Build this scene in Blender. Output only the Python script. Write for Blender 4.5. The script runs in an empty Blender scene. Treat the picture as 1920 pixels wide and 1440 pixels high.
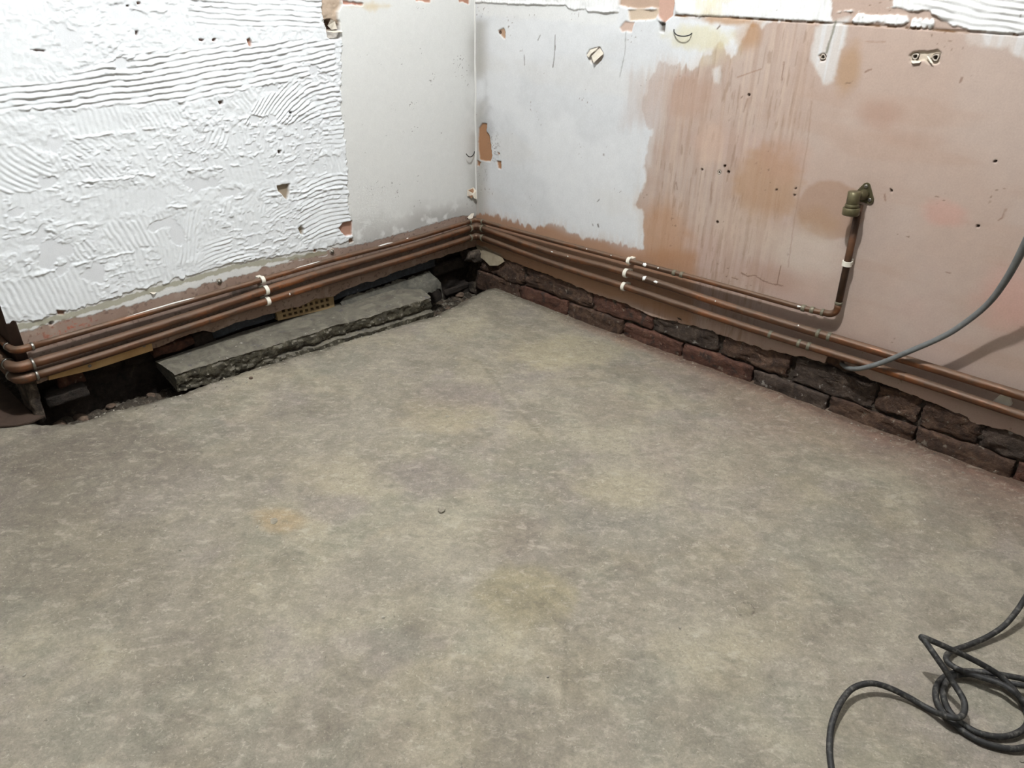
import bpy, bmesh, math, random
import numpy as np
from mathutils import Vector, Matrix

# ------------------------------------------------------------------ camera, light, exposure
S = bpy.context.scene
COL = S.collection
CAM = np.array([-1.8542, -1.8600, 1.0313])
F = 1396.77
RM = np.array([[0.6764, -0.7364, 0.0163], [-0.3509, -0.3417, -0.8718], [0.6476, 0.5840, -0.4895]])
U_, _s, V_ = np.linalg.svd(RM); RM = U_ @ V_
cd = bpy.data.cameras.new('camera'); cam = bpy.data.objects.new('camera', cd); COL.objects.link(cam)
m4 = Matrix.Identity(4)
for i in range(3):
    m4[i][0] = RM[0][i]; m4[i][1] = -RM[1][i]; m4[i][2] = -RM[2][i]; m4[i][3] = CAM[i]
cam.matrix_world = m4
cd.sensor_width = 36; cd.lens = F / 1920 * 36; cd.clip_start = .02
S.camera = cam
w = bpy.data.worlds.new('world'); S.world = w; w.use_nodes = True
w.node_tree.nodes['Background'].inputs[0].default_value = (.5, .5, .52, 1)
w.node_tree.nodes['Background'].inputs[1].default_value = .05

def lamp(name, kind, loc, power, color, size):
    ld = bpy.data.lights.new(name, kind); lo = bpy.data.objects.new(name, ld); COL.objects.link(lo)
    lo.location = loc; ld.energy = power; ld.color = color
    if kind == 'AREA': ld.shape = 'DISK'; ld.size = size
    else: ld.shadow_soft_size = size
    return lo
lamp('ceiling_lamp', 'POINT', (-1.18, -1.13, 2.30), 84, (.97, .99, 1.0), .03)
lamp('back_fill_light', 'AREA', (-2.9, -2.7, 2.36), 4, (.97, .99, 1.0), .7)  # added soft fill from behind the camera, no known fitting
vs = S.view_settings
vs.view_transform = 'Standard'; vs.look = 'None'; vs.gamma = 1; vs.use_curve_mapping = False
vs.exposure = 0.86
S.cycles.max_bounces = 6; S.cycles.diffuse_bounces = 3; S.cycles.glossy_bounces = 2; S.cycles.caustics_reflective = False; S.cycles.caustics_refractive = False

# ------------------------------------------------------------------ survey helpers (photo pixel -> point on a real plane)
def ray(u, v): return RM.T @ np.array([(u - 960) / F, (v - 720) / F, 1.0])
def at(u, v, axis, val):
    d = ray(u, v); t = (val - CAM[axis]) / d[axis]; return CAM + t * d
def wl(u, v, y=0.): q = at(u, v, 1, y); return (q[0], q[2])          # left wall (x, z)
def wr(u, v, x=0.): q = at(u, v, 0, x); return (-q[1], q[2])         # right wall (-y, z)
SL = -.045                                                           # the floor falls towards the right wall
def fl(u, v, h=0.):                                                  # floor
    d = ray(u, v); n = np.array([-SL, 0, 1.0]); t = (h - n @ CAM) / (n @ d); return CAM + t * d
def PL(ps): return [wl(*p) for p in ps]
def PR(ps): return [wr(*p) for p in ps]
def PF(ps): return [tuple(fl(*p)[:2]) for p in ps]

# ------------------------------------------------------------------ numpy noise and masks
def _h(ix, iy, s):
    n = (ix.astype(np.int64) * 374761393 + iy.astype(np.int64) * 668265263 + s * 1442695041) & 0xffffffff
    n = ((n ^ (n >> 13)) * 1274126177) & 0xffffffff
    return ((n ^ (n >> 16)) & 0xffff) / 65535.0
def vn(x, y, s=0):
    x0 = np.floor(x); y0 = np.floor(y); fx = x - x0; fy = y - y0
    fx = fx * fx * (3 - 2 * fx); fy = fy * fy * (3 - 2 * fy)
    ix = x0.astype(np.int64); iy = y0.astype(np.int64)
    return ((_h(ix, iy, s) * (1 - fx) + _h(ix + 1, iy, s) * fx) * (1 - fy)
            + (_h(ix, iy + 1, s) * (1 - fx) + _h(ix + 1, iy + 1, s) * fx) * fy)
def fbm(x, y, s=0, o=4):
    t = 0; a = .5; n = 0
    for i in range(o):
        t = t + a * vn(x * 2 ** i + 17.3 * i, y * 2 ** i - 9.1 * i, s + i); n += a; a *= .5
    return t / n
def ss(a, b, x):
    t = np.clip((x - a) / (b - a), 0, 1); return t * t * (3 - 2 * t)
def poly_sd(px, py, poly):                                           # signed distance, positive inside
    d = np.full(px.shape, 1e9); ins = np.zeros(px.shape, bool); n = len(poly)
    for i in range(n):
        ax, ay = poly[i]; bx, by = poly[(i + 1) % n]; ex, ey = bx - ax, by - ay
        t = np.clip(((px - ax) * ex + (py - ay) * ey) / (ex * ex + ey * ey + 1e-12), 0, 1)
        d = np.minimum(d, (px - ax - t * ex) ** 2 + (py - ay - t * ey) ** 2)
        c = ((ay > py) != (by > py))
        ins ^= c & (px < (bx - ax) * (py - ay) / (by - ay + 1e-12) + ax)
    d = np.sqrt(d); return np.where(ins, d, -d)
def line_d(px, py, pts):
    d = np.full(px.shape, 1e9)
    for (ax, ay), (bx, by) in zip(pts[:-1], pts[1:]):
        ex, ey = bx - ax, by - ay
        t = np.clip(((px - ax) * ex + (py - ay) * ey) / (ex * ex + ey * ey + 1e-12), 0, 1)
        d = np.minimum(d, (px - ax - t * ex) ** 2 + (py - ay - t * ey) ** 2)
    return np.sqrt(d)
def lin(c):
    c = np.array(c, float) / 255.; return np.where(c <= .04045, c / 12.92, ((c + .055) / 1.055) ** 2.4)
def mixc(C, m, c): return C * (1 - m[:, None]) + (lin(c) if not isinstance(c, np.ndarray) else c) * m[:, None]

# ------------------------------------------------------------------ materials
def rgba(c): return tuple(lin(c)) + (1.,)
def newmat(name):
    m = bpy.data.materials.new(name); m.use_nodes = True
    return m, m.node_tree, m.node_tree.nodes['Principled BSDF']
def noise(nt, scale, detail=4, rough=.6, coord=None, dist=0.):
    n = nt.nodes.new('ShaderNodeTexNoise'); n.inputs['Scale'].default_value = scale
    n.inputs['Detail'].default_value = detail; n.inputs['Roughness'].default_value = rough; n.inputs['Distortion'].default_value = dist
    if coord is not None: nt.links.new(coord, n.inputs['Vector'])
    return n.outputs['Fac']
def ramp(nt, fac, stops):
    r = nt.nodes.new('ShaderNodeValToRGB'); e = r.color_ramp.elements
    while len(e) < len(stops): e.new(.5)
    for i, (p, c) in enumerate(stops): e[i].position = p; e[i].color = c
    nt.links.new(fac, r.inputs[0]); return r.outputs[0]
def mixn(nt, fac, a, b, mode='MIX'):
    n = nt.nodes.new('ShaderNodeMix'); n.data_type = 'RGBA'; n.blend_type = mode
    if isinstance(fac, (int, float)): n.inputs[0].default_value = fac
    else: nt.links.new(fac, n.inputs[0])
    for k, v in ((6, a), (7, b)):
        if isinstance(v, tuple): n.inputs[k].default_value = v
        else: nt.links.new(v, n.inputs[k])
    return n.outputs[2]
def bump(nt, bs, h, strength, dist):
    b = nt.nodes.new('ShaderNodeBump'); b.inputs['Strength'].default_value = strength; b.inputs['Distance'].default_value = dist
    nt.links.new(h, b.inputs['Height']); nt.links.new(b.outputs[0], bs.inputs['Normal'])
def objc(nt):
    t = nt.nodes.new('ShaderNodeTexCoord'); return t.outputs['Object']
G = lambda v: (v, v, v, 1.)

def mat_attr(name, rough, lo, hi, sc, bstr, bdist, spec=.3):
    m, nt, bs = newmat(name); oc = objc(nt)
    a = nt.nodes.new('ShaderNodeAttribute'); a.attribute_name = 'Col'
    n1 = ramp(nt, noise(nt, sc, 5, .7, oc), [(.25, G(lo)), (.75, G(hi))])
    n2 = ramp(nt, noise(nt, sc * 9, 3, .6, oc), [(.3, G(lo)), (.7, G(hi))])
    c = mixn(nt, 1., mixn(nt, 1., a.outputs['Color'], n1, 'MULTIPLY'), n2, 'MULTIPLY')
    nt.links.new(c, bs.inputs['Base Color']); bs.inputs['Roughness'].default_value = rough
    bs.inputs['Specular IOR Level'].default_value = spec
    bump(nt, bs, noise(nt, sc * 6, 3, .7, oc), bstr, bdist)
    return m
def mat(name, stops, scale=20, rough=.8, metal=0., bstr=.3, bdist=.003, detail=6, spots=None, spec=.4, dist=.3):
    m, nt, bs = newmat(name); oc = objc(nt)
    c = ramp(nt, noise(nt, scale, detail, .65, oc, dist), [(p, rgba(q)) for p, q in stops])
    if spots:                                                        # (scale, threshold, colour)
        for sc, th, col in spots:
            f = ramp(nt, noise(nt, sc, 4, .6, oc), [(th, G(0)), (min(th + .06, 1), G(1))])
            c = mixn(nt, f, c, rgba(col))
    nt.links.new(c, bs.inputs['Base Color']); bs.inputs['Roughness'].default_value = rough
    bs.inputs['Metallic'].default_value = metal; bs.inputs['Specular IOR Level'].default_value = spec
    bump(nt, bs, noise(nt, scale * 3, 4, .7, oc), bstr, bdist)
    return m

M = {}
M['wall'] = mat_attr('painted_plaster', .82, .95, 1.04, 30, .18, .0015)
M['adhesive'] = mat_attr('tile_adhesive_and_plaster', .85, .96, 1.03, 40, .2, .0015)
def mat_floor():
    m, nt, bs = newmat('worn_concrete_screed'); oc = objc(nt)
    a = nt.nodes.new('ShaderNodeAttribute'); a.attribute_name = 'Col'; c = a.outputs['Color']
    for sc, lo, hi, d in ((9, .92, 1.06, 4), (30, .84, 1.12, 5), (90, .86, 1.12, 3), (280, .84, 1.12, 2)):
        c = mixn(nt, 1., c, ramp(nt, noise(nt, sc, d, .68, oc, .4), [(.28, G(lo)), (.72, G(hi))]), 'MULTIPLY')
    c = mixn(nt, ramp(nt, noise(nt, 120, 3, .7, oc, 1.2), [(.60, G(0)), (.70, G(.45))]), c, rgba((178, 172, 156)))
    c = mixn(nt, ramp(nt, noise(nt, 170, 2, .7, oc, .8), [(.66, G(0)), (.74, G(.6))]), c, rgba((82, 77, 68)))
    m1 = nt.nodes.new('ShaderNodeMapping'); m1.inputs['Rotation'].default_value = (0, 0, math.radians(47.4)); nt.links.new(oc, m1.inputs['Vector'])
    m2 = nt.nodes.new('ShaderNodeMapping'); m2.inputs['Scale'].default_value = (34, 54, 30); nt.links.new(m1.outputs[0], m2.inputs['Vector'])
    c = mixn(nt, ramp(nt, noise(nt, 1.0, 4, .72, m2.outputs[0], .3), [(.54, G(0)), (.68, G(.38))]), c, rgba((172, 165, 150)))
    m3 = nt.nodes.new('ShaderNodeMapping'); m3.inputs['Scale'].default_value = (20, 48, 30); m3.inputs['Location'].default_value = (5, 9, 0); nt.links.new(m1.outputs[0], m3.inputs['Vector'])
    c = mixn(nt, ramp(nt, noise(nt, 1.0, 4, .74, m3.outputs[0], .3), [(.54, G(0)), (.70, G(.40))]), c, rgba((98, 92, 82)))
    nt.links.new(c, bs.inputs['Base Color']); bs.inputs['Roughness'].default_value = .88; bs.inputs['Specular IOR Level'].default_value = .25
    bump(nt, bs, noise(nt, 130, 4, .75, oc), .5, .003)
    return m
M['floor'] = mat_floor()
M['plain'] = mat('plain_white_plaster', [(.3, (134, 131, 126)), (.7, (150, 147, 142))], 6, .9)
M['ceil'] = mat('ceiling_white', [(.3, (176, 175, 172)), (.7, (190, 189, 186))], 5, .9)
M['brick'] = mat('sooty_brick', [(.3, (44, 34, 28)), (.5, (73, 54, 43)), (.72, (104, 81, 65))], 30, .92, 0, .9, .006, 9, [(55, .62, (116, 106, 94)), (13, .70, (98, 52, 42))], .4, 1.0)
M['brick2'] = mat('red_brown_brick', [(.3, (56, 38, 31)), (.55, (88, 58, 46)), (.75, (112, 82, 67))], 26, .92, 0, .9, .006, 9, [(50, .64, (118, 102, 88)), (20, .60, (60, 48, 42))], .4, 1.0)
M['brick3'] = mat('black_flaking_brick', [(.3, (42, 35, 30)), (.55, (68, 56, 48)), (.75, (98, 84, 74))], 30, .92, 0, .9, .006, 9, [(44, .62, (136, 130, 122)), (12, .70, (106, 48, 38))], .4, 1.0)
M['mortar'] = mat('crumbling_mortar', [(.3, (34, 29, 25)), (.5, (66, 57, 49)), (.75, (112, 100, 86))], 45, .95, 0, .8, .005, 8)
M['soot'] = mat('sooty_masonry', [(.3, (28, 24, 21)), (.6, (54, 46, 40)), (.8, (88, 78, 67))], 40, .95, 0, .8, .005, 8)
M['concrete'] = mat('old_concrete', [(.25, (70, 66, 58)), (.5, (102, 97, 86)), (.75, (126, 120, 107))], 18, .92, 0, .8, .006, 9, [(80, .66, (160, 156, 146)), (22, .60, (88, 84, 80))], .4, 1.2)
M['mossy'] = mat('damp_mossy_concrete', [(.3, (44, 41, 33)), (.55, (72, 67, 54)), (.78, (108, 102, 86))], 34, .92, 0, .9, .006, 9, [(90, .64, (140, 134, 118))], .4, 1.0)
M['cement'] = mat('grey_cement', [(.3, (62, 61, 56)), (.6, (94, 91, 82)), (.8, (124, 119, 104))], 40, .93, 0, .7, .005, 8)
M['bitumen'] = mat('blue_black_bitumen_render', [(.3, (40, 44, 50)), (.6, (60, 65, 72)), (.8, (96, 100, 104))], 60, .8, 0, .6, .003, 8, [(150, .68, (140, 144, 146))])
M['clay'] = mat('buff_terracotta', [(.3, (128, 108, 76)), (.6, (150, 128, 92)), (.8, (168, 146, 110))], 30, .85, 0, .3, .002)
M['timber'] = mat('raw_timber', [(.3, (176, 140, 92)), (.6, (200, 164, 114)), (.8, (210, 178, 130))], 12, .75, 0, .25, .002)
M['steel'] = mat('screw_steel', [(.3, (120, 116, 108)), (.7, (160, 156, 148))], 60, .4, .9, .1, .001)
M['clip'] = mat('white_plastic', [(.3, (214, 208, 192)), (.7, (232, 228, 216))], 30, .5, 0, .1, .001)
M['brass'] = mat('tarnished_brass', [(.3, (74, 68, 48)), (.6, (98, 91, 66)), (.8, (122, 114, 88))], 40, .45, .45, .2, .001)
M['white'] = mat('white_paint_drip', [(.3, (226, 224, 218)), (.7, (240, 239, 236))], 50, .7, 0, .4, .001)
M['flake'] = mat('curled_paint_flake', [(.3, (198, 188, 172)), (.7, (218, 210, 196))], 60, .8, 0, .3, .001)
M['solder'] = mat('green_grey_solder', [(.3, (90, 90, 78)), (.6, (122, 114, 96)), (.8, (140, 130, 112))], 90, .6, .3, .4, .001)
M['cable_grey'] = mat('grey_cable_sheath', [(.3, (92, 94, 94)), (.7, (112, 114, 113))], 50, .5, 0, .1, .001)
M['cable_black'] = mat('dusty_black_rubber', [(.3, (26, 26, 27)), (.52, (40, 39, 38)), (.66, (84, 81, 76)), (.85, (118, 114, 107))], 110, .6, 0, .3, .001)
M['black'] = mat('black_wire', [(.3, (30, 30, 32)), (.7, (44, 44, 46))], 60, .5, 0, .1, .001)
M['plug'] = mat('wall_plug_grey', [(.3, (150, 138, 126)), (.7, (190, 180, 168))], 90, .7, 0, .4, .001)
M['hole'] = mat('drilled_plaster', [(.3, (92, 74, 62)), (.7, (120, 98, 84))], 90, .95, 0, .4, .001)
M['stone'] = mat('grit', [(.3, (104, 98, 86)), (.7, (158, 150, 134))], 60, .9, 0, .4, .002)
M['rubble'] = mat('dark_rubble', [(.3, (66, 54, 45)), (.7, (124, 104, 88))], 50, .95, 0, .6, .003)
M['end_shade'] = mat('dark_brown_end_shade', [(.3, (64, 48, 40)), (.7, (84, 64, 54))], 14, .8, 0, .2, .002)  # wall end face, coloured dark to carry its shade
M['mat'] = mat('dark_brown_floor_shade', [(.3, (60, 47, 38)), (.7, (76, 60, 49))], 30, .9, 0, .2, .002)  # dark brown standing in for shade on the floor
def mat_copper():
    m, nt, bs = newmat('aged_copper'); oc = objc(nt)
    c = ramp(nt, noise(nt, 7, 5, .6, oc, .5), [(.25, rgba((78, 58, 46))), (.5, rgba((104, 71, 51))), (.74, rgba((146, 90, 54)))])
    f = ramp(nt, noise(nt, 34, 5, .7, oc), [(.50, G(0)), (.66, G(.9))])
    c = mixn(nt, f, c, rgba((80, 62, 50)))
    f2 = ramp(nt, noise(nt, 11, 5, .7, oc), [(.66, G(0)), (.74, G(.6))])
    c = mixn(nt, f2, c, rgba((100, 108, 96)))
    # settled dust lies on the upper side of the pipe
    g = nt.nodes.new('ShaderNodeNewGeometry'); sx = nt.nodes.new('ShaderNodeSeparateXYZ'); nt.links.new(g.outputs['Normal'], sx.inputs[0])
    mm = nt.nodes.new('ShaderNodeMath'); mm.operation = 'MULTIPLY_ADD'; mm.inputs[1].default_value = .75
    nt.links.new(sx.outputs[2], mm.inputs[0]); nt.links.new(noise(nt, 16, 4, .6, oc), mm.inputs[2])
    d = ramp(nt, mm.outputs[0], [(.72, G(0)), (1.05 - .06, G(.62))])
    c = mixn(nt, d, c, rgba((100, 83, 68)))
    nt.links.new(c, bs.inputs['Base Color'])
    nt.links.new(ramp(nt, d, [(0, G(.6)), (1, G(0))]), bs.inputs['Metallic'])
    nt.links.new(ramp(nt, d, [(0, G(.36)), (1, G(.75))]), bs.inputs['Roughness'])
    bump(nt, bs, noise(nt, 120, 4, .7, oc), .15, .001)
    return m
M['copper'] = mat_copper()
M['copper_dark'] = mat('dark_tarnished_copper', [(.3, (52, 40, 32)), (.55, (78, 56, 42)), (.78, (112, 74, 48))], 14, .5, .35, .2, .001)

# ------------------------------------------------------------------ object helpers
def link(name, me, m, parent=None, smooth=True):
    o = bpy.data.objects.new(name, me); COL.objects.link(o)
    if m is not None: me.materials.append(m)
    if smooth and len(me.polygons): me.polygons.foreach_set('use_smooth', [True] * len(me.polygons))
    if parent is not None: o.parent = parent
    return o
def tag(o, label=None, cat=None, group=None, kind=None):
    if label: o['label'] = label
    if cat: o['category'] = cat
    if group: o['group'] = group
    if kind: o['kind'] = kind
    return o
def empty(name, label, cat, group=None):
    o = bpy.data.objects.new(name, None); COL.objects.link(o); o.empty_display_size = .05
    return tag(o, label, cat, group)
def mesh_np(name, verts, faces):
    me = bpy.data.meshes.new(name); v = np.asarray(verts, np.float32); f = np.asarray(faces, np.int32)
    me.vertices.add(len(v)); me.vertices.foreach_set('co', v.ravel())
    me.loops.add(f.size); me.loops.foreach_set('vertex_index', f.ravel())
    me.polygons.add(len(f)); me.polygons.foreach_set('loop_start', np.arange(0, f.size, f.shape[1], dtype=np.int32))
    me.polygons.foreach_set('loop_total', np.full(len(f), f.shape[1], np.int32))
    me.update(); me.validate(); return me
def grid_faces(nr, nc, flip=False):
    i = np.arange(nr - 1)[:, None] * nc + np.arange(nc - 1)[None, :]
    q = np.stack([i, i + 1, i + 1 + nc, i + nc], -1).reshape(-1, 4)
    return q[:, ::-1] if flip else q
def set_col(me, C):
    a = me.color_attributes.new('Col', 'FLOAT_COLOR', 'POINT')
    a.data.foreach_set('color', np.concatenate([np.clip(C, 0, 1), np.ones((len(C), 1))], 1).astype(np.float32).ravel())
def bm_mesh(name, bm):
    me = bpy.data.meshes.new(name); bm.normal_update(); bm.to_mesh(me); bm.free(); return me
def rough_box(name, lo, hi, amp, seed, cuts=3, rnd=.25, shear=None):
    lo = np.array(lo, float); hi = np.array(hi, float); d = hi - lo
    bm = bmesh.new(); bmesh.ops.create_cube(bm, size=1.)
    bmesh.ops.subdivide_edges(bm, edges=bm.edges[:], cuts=cuts, use_grid_fill=True)
    rs = np.random.RandomState(seed); k = rs.uniform(0, 50, 3)
    rad = rnd * min(d) * .5
    c = np.array([v.co[:] for v in bm.verts]); q = c * d; inner = d / 2 - rad
    e = np.sign(q) * np.maximum(np.abs(q) - inner, 0); l = np.linalg.norm(e, axis=1)[:, None]
    q = np.where(l > 1e-9, np.clip(q, -inner, inner) + e / np.maximum(l, 1e-9) * np.minimum(l, rad), q)
    a = c[:, 0] * d[0]; b = c[:, 1] * d[1]; h = c[:, 2] * d[2]
    for j in range(3):
        n = fbm((a + .6 * h) * 32 + k[j], (b + 1.3 * h) * 32 + k[j] * 1.7, seed + j, 2) - .5
        n2 = fbm((a - .8 * h) * 130 + k[j], (b + 1.6 * h) * 130 + k[j] * 2.1, seed + j + 9, 2) - .5
        q[:, j] += n * 2 * amp + n2 * 1.3 * amp
    q += (lo + hi) / 2
    for v, p in zip(bm.verts, q): v.co = p
    return bm_mesh(name, bm)
def catmull(pts, n):
    P = [np.array(p, float) for p in pts]; P = [2 * P[0] - P[1]] + P + [2 * P[-1] - P[-2]]; out = []
    for i in range(1, len(P) - 2):
        for k in range(n):
            t = k / n; a, b, c, d = P[i - 1], P[i], P[i + 1], P[i + 2]
            out.append(.5 * (2 * b + (c - a) * t + (2 * a - 5 * b + 4 * c - d) * t * t + (3 * b - a - 3 * c + d) * t ** 3))
    out.append(P[-2]); return np.array(out)
def tube(name, path, r, sides=14, caps=True):
    path = np.asarray(path, float); n = len(path); r = np.broadcast_to(np.asarray(r, float), (n,))
    T = np.gradient(path, axis=0); T /= np.linalg.norm(T, axis=1)[:, None] + 1e-12
    u = np.cross(T[0], [0, 0, 1]);
    if np.linalg.norm(u) < .1: u = np.cross(T[0], [1, 0, 0])
    u /= np.linalg.norm(u); V = []
    for i in range(n):
        u = u - T[i] * (u @ T[i]); u /= np.linalg.norm(u); b = np.cross(T[i], u)
        a = np.arange(sides) / sides * 2 * math.pi
        V.append(path[i] + r[i] * (np.cos(a)[:, None] * u + np.sin(a)[:, None] * b))
    V = np.concatenate(V); me = bpy.data.meshes.new(name)
    fs = []
    for i in range(n - 1):
        for j in range(sides):
            k = (j + 1) % sides; fs.append((i * sides + j, i * sides + k, (i + 1) * sides + k, (i + 1) * sides + j))
    if caps: fs.append(tuple(range(sides - 1, -1, -1))); fs.append(tuple((n - 1) * sides + j for j in range(sides)))
    me.from_pydata(V.tolist(), [], fs); me.update(); return me
def prism(name, outline, thick, frame):
    """outline of (a, b) extruded by thick along c; frame = (origin, A, B, Cdir)"""
    o, A, B, C = [np.array(v, float) for v in frame]; n = len(outline); V = []
    for h in (0, thick):
        for a, b in outline: V.append(o + A * a + B * b + C * h)
    fs = [tuple(range(n))[::-1], tuple(range(n, 2 * n))] + [(i, (i + 1) % n, (i + 1) % n + n, i + n) for i in range(n)]
    me = bpy.data.meshes.new(name); me.from_pydata([tuple(v) for v in V], [], fs); me.update()
    bm = bmesh.new(); bm.from_mesh(me); bmesh.ops.recalc_face_normals(bm, faces=bm.faces); bm.to_mesh(me); bm.free(); return me

# ------------------------------------------------------------------ setting: left wall
XE = -1.492
def interp_edge(pts, s):
    pts = sorted(pts); return np.interp(s, [p[0] for p in pts], [p[1] for p in pts])
LB = PL([(60, 722), (100, 708), (285, 655), (340, 633), (380, 620), (400, 622), (440, 606), (470, 600), (500, 590), (522, 583), (560, 575), (590, 561), (625, 556), (655, 540), (680, 531), (700, 527), (760, 503), (890, 462)]) + [(XE, .148), (0, wl(890, 462)[1])]

def comb(X, Z, H, st):
    """one trowel pull: polygon, direction of the ridges, pitch, height, bend, dots"""
    poly, a, b, pitch, amp, bend, dot, seed = st
    poly = PL(poly); a = np.array(wl(*a)); b = np.array(wl(*b)); d = (b - a) / np.linalg.norm(b - a)
    x0, x1 = min(p[0] for p in poly) - .02, max(p[0] for p in poly) + .02
    z0, z1 = min(p[1] for p in poly) - .02, max(p[1] for p in poly) + .02
    I = np.where((X > x0) & (X < x1) & (Z > z0) & (Z < z1))[0]
    x, z = X[I], Z[I]
    m = ss(-.003, .006, poly_sd(x, z, poly) + (fbm(x * 60, z * 60, seed) - .5) * .03)
    p = (x - a[0]) * d[0] + (z - a[1]) * d[1]; q = -(x - a[0]) * d[1] + (z - a[1]) * d[0]
    q = q + bend * p * p + (fbm(x * 12, z * 12, seed + 5) - .5) * .012 + (vn(x * 60, z * 60, seed + 4) - .5) * .0022
    ph = q / pitch; row = np.floor(ph); fr = ph - row
    if abs(d[0]) > .8: rd = ss(0, .20, fr) * (1 - .85 * ss(.25, 1.0, fr))          # pulled ridges hang over at the lower edge
    else: rd = (.5 - .5 * np.cos(2 * math.pi * fr)) ** .8 * .8
    br = vn(p * 45 + row * 7.7, row * 3.1, seed + 8)
    if dot: rd = rd * (.35 + .65 * ss(.35, .7, vn(p * 85 + row * .5, row, seed + 9)))
    rd = rd * (.35 + .65 * ss(.18, .5, br)) * (.45 + .75 * vn(x * 22, z * 22, seed + 7)) * (.7 + .5 * vn(x * 120, z * 120, seed + 6))
    h = .0008 + amp * rd
    H[I] = H[I] * (1 - m) + h * m

def build_wall_left():
    nx, nz = 750, 610
    xs = np.linspace(XE, .0, nx); zt = 1.12
    t = np.linspace(0, 1, nz)
    zb = interp_edge(LB, xs) + (fbm(xs * 40, xs * 0, 3) - .5) * .008
    X = np.repeat(xs[None, :], nz, 0); Z = zb[None, :] + (zt - zb[None, :]) * t[:, None]
    X = X.ravel(); Z = Z.ravel(); N = len(X)
    n1 = fbm(X * 8, Z * 8, 11); n2 = fbm(X * 40, Z * 40, 12); n3 = fbm(X * 150, Z * 150, 13, 3)
    # adhesive region
    adh = PL([(-400, -200), (598, -200), (604, -20), (603, 40), (612, 68), (641, 76), (640, 120), (641, 150), (636, 170), (643, 240), (648, 300), (651, 360), (656, 410), (661, 449),
              (630, 460), (596, 467), (560, 474), (520, 480), (440, 492), (400, 502), (340, 519), (290, 533), (222, 553), (160, 574), (100, 590), (60, 600), (24, 606), (8, 611), (-200, 680), (-400, 700)])
    sd = poly_sd(X, Z, adh) + (n2 - .5) * .020 + (n3 - .5) * .012
    mA = ss(-.0012, .0012, sd)
    H = .0006 + .0016 * ss(.35, .7, n2) + .0010 * (n3 - .4)
    # loose vertical combing everywhere, later pulls on top
    low = .5 + .5 * np.cos(2 * math.pi * (X + .10 * np.sin(Z * 9) * .4 + (n1 - .5) * .06 + .12 * Z) / .0125)
    H = H + .0012 * low * ss(.42, .62, fbm(X * 9, Z * 14, 21)) * (.3 + .7 * ss(.4, .6, vn(X * 40, Z * 95, 22)))
    ST = [
     ([(0, 0), (95, 0), (95, 32), (0, 34)], (10, 0), (25, 60), .0105, .0020, 0, 0, 1),
     ([(-60, 45), (70, 42), (78, 125), (-60, 142)], (30, 45), (34, 130), .0120, .0024, 0, 1, 2),
     ([(130, 205), (230, 198), (238, 250), (140, 256)], (180, 205), (195, 255), .0125, .0014, 0, 0, 3),
     ([(240, 258), (345, 262), (352, 325), (228, 330)], (285, 265), (310, 325), .0125, .0022, 0, 1, 4),
     ([(372, 238), (450, 232), (446, 272), (375, 286)], (410, 235), (398, 284), .0115, .0026, 2.5, 0, 5),
     ([(100, 268), (215, 255), (215, 288), (120, 304)], (160, 252), (205, 284), .0110, .0022, 0, 0, 6),
     ([(-60, 275), (55, 268), (112, 338), (100, 356), (-60, 372)], (20, 300), (80, 350), .0120, .0034, -4.0, 0, 7),
     ([(-60, 372), (160, 350), (164, 412), (-60, 452)], (60, 370), (66, 430), .0120, .0022, 0, 1, 8),
     ([(160, 352), (350, 345), (345, 386), (160, 416)], (250, 350), (254, 400), .0115, .0015, 0, 1, 9),
     ([(190, 420), (330, 395), (322, 460), (210, 476)], (200, 425), (232, 478), .0125, .0030, 0, 0, 10),
     ([(334, 398), (376, 392), (372, 470), (332, 500)], (356, 400), (348, 490), .0110, .0026, 0, 0, 11),
     ([(384, 452), (484, 425), (484, 488), (372, 512)], (388, 486), (480, 446), .0110, .0026, .8, 0, 12),
     ([(206, 472), (330, 456), (334, 524), (240, 540)], (270, 470), (288, 536), .0120, .0026, 0, 0, 13),
     ([(-60, 540), (150, 496), (205, 550), (150, 576), (0, 602), (-60, 620)], (40, 520), (78, 592), .0125, .0022, 0, 0, 14),
     ([(100, 460), (184, 446), (168, 492), (118, 492)], (120, 455), (152, 492), .0115, .0026, 0, 0, 15),
     ([(420, 238), (642, 230), (642, 282), (430, 288)], (500, 235), (506, 286), .0110, .0022, 0, 1, 16),
     ([(390, 292), (645, 288), (650, 338), (390, 348)], (500, 290), (520, 345), .0120, .0014, 0, 1, 17),
     ([(430, 402), (556, 382), (560, 458), (430, 474)], (490, 390), (498, 460), .0110, .0022, 0, 1, 18),
     ([(240, 505), (300, 490), (310, 525), (250, 540)], (270, 490), (285, 530), .0120, .0020, 0, 0, 19),
     ([(556, 336), (655, 322), (662, 442), (566, 452), (558, 400)], (640, 386), (660, 384), .0125, .0032, 1.6, 0, 20),
     ([(488, 352), (545, 350), (540, 402), (498, 408)], (494, 404), (540, 352), .0100, .0014, 5, 0, 21),
     ([(604, 233), (645, 233), (645, 272), (606, 276)], (604, 255), (645, 252), .0130, .0028, 0, 0, 22),
     ([(340, -60), (602, -60), (604, 58), (470, 52), (420, 62), (360, 40)], (400, 26), (600, 32), .0120, .0030, 0, 0, 23),
     ([(284, 98), (420, 82), (622, 72), (634, 138), (560, 148), (420, 178), (300, 198), (160, 204), (-60, 216), (-60, 158), (110, 152), (190, 118)], (180, 182), (600, 122), .0128, .0042, -.05, 0, 24),
     ([(450, 234), (476, 196), (512, 165), (560, 146), (632, 152), (640, 222), (556, 228)], (628, 172), (648, 172), .0128, .0042, 2.6, 0, 25),
    ]
    for st in ST: comb(X, Z, H, st)
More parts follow.
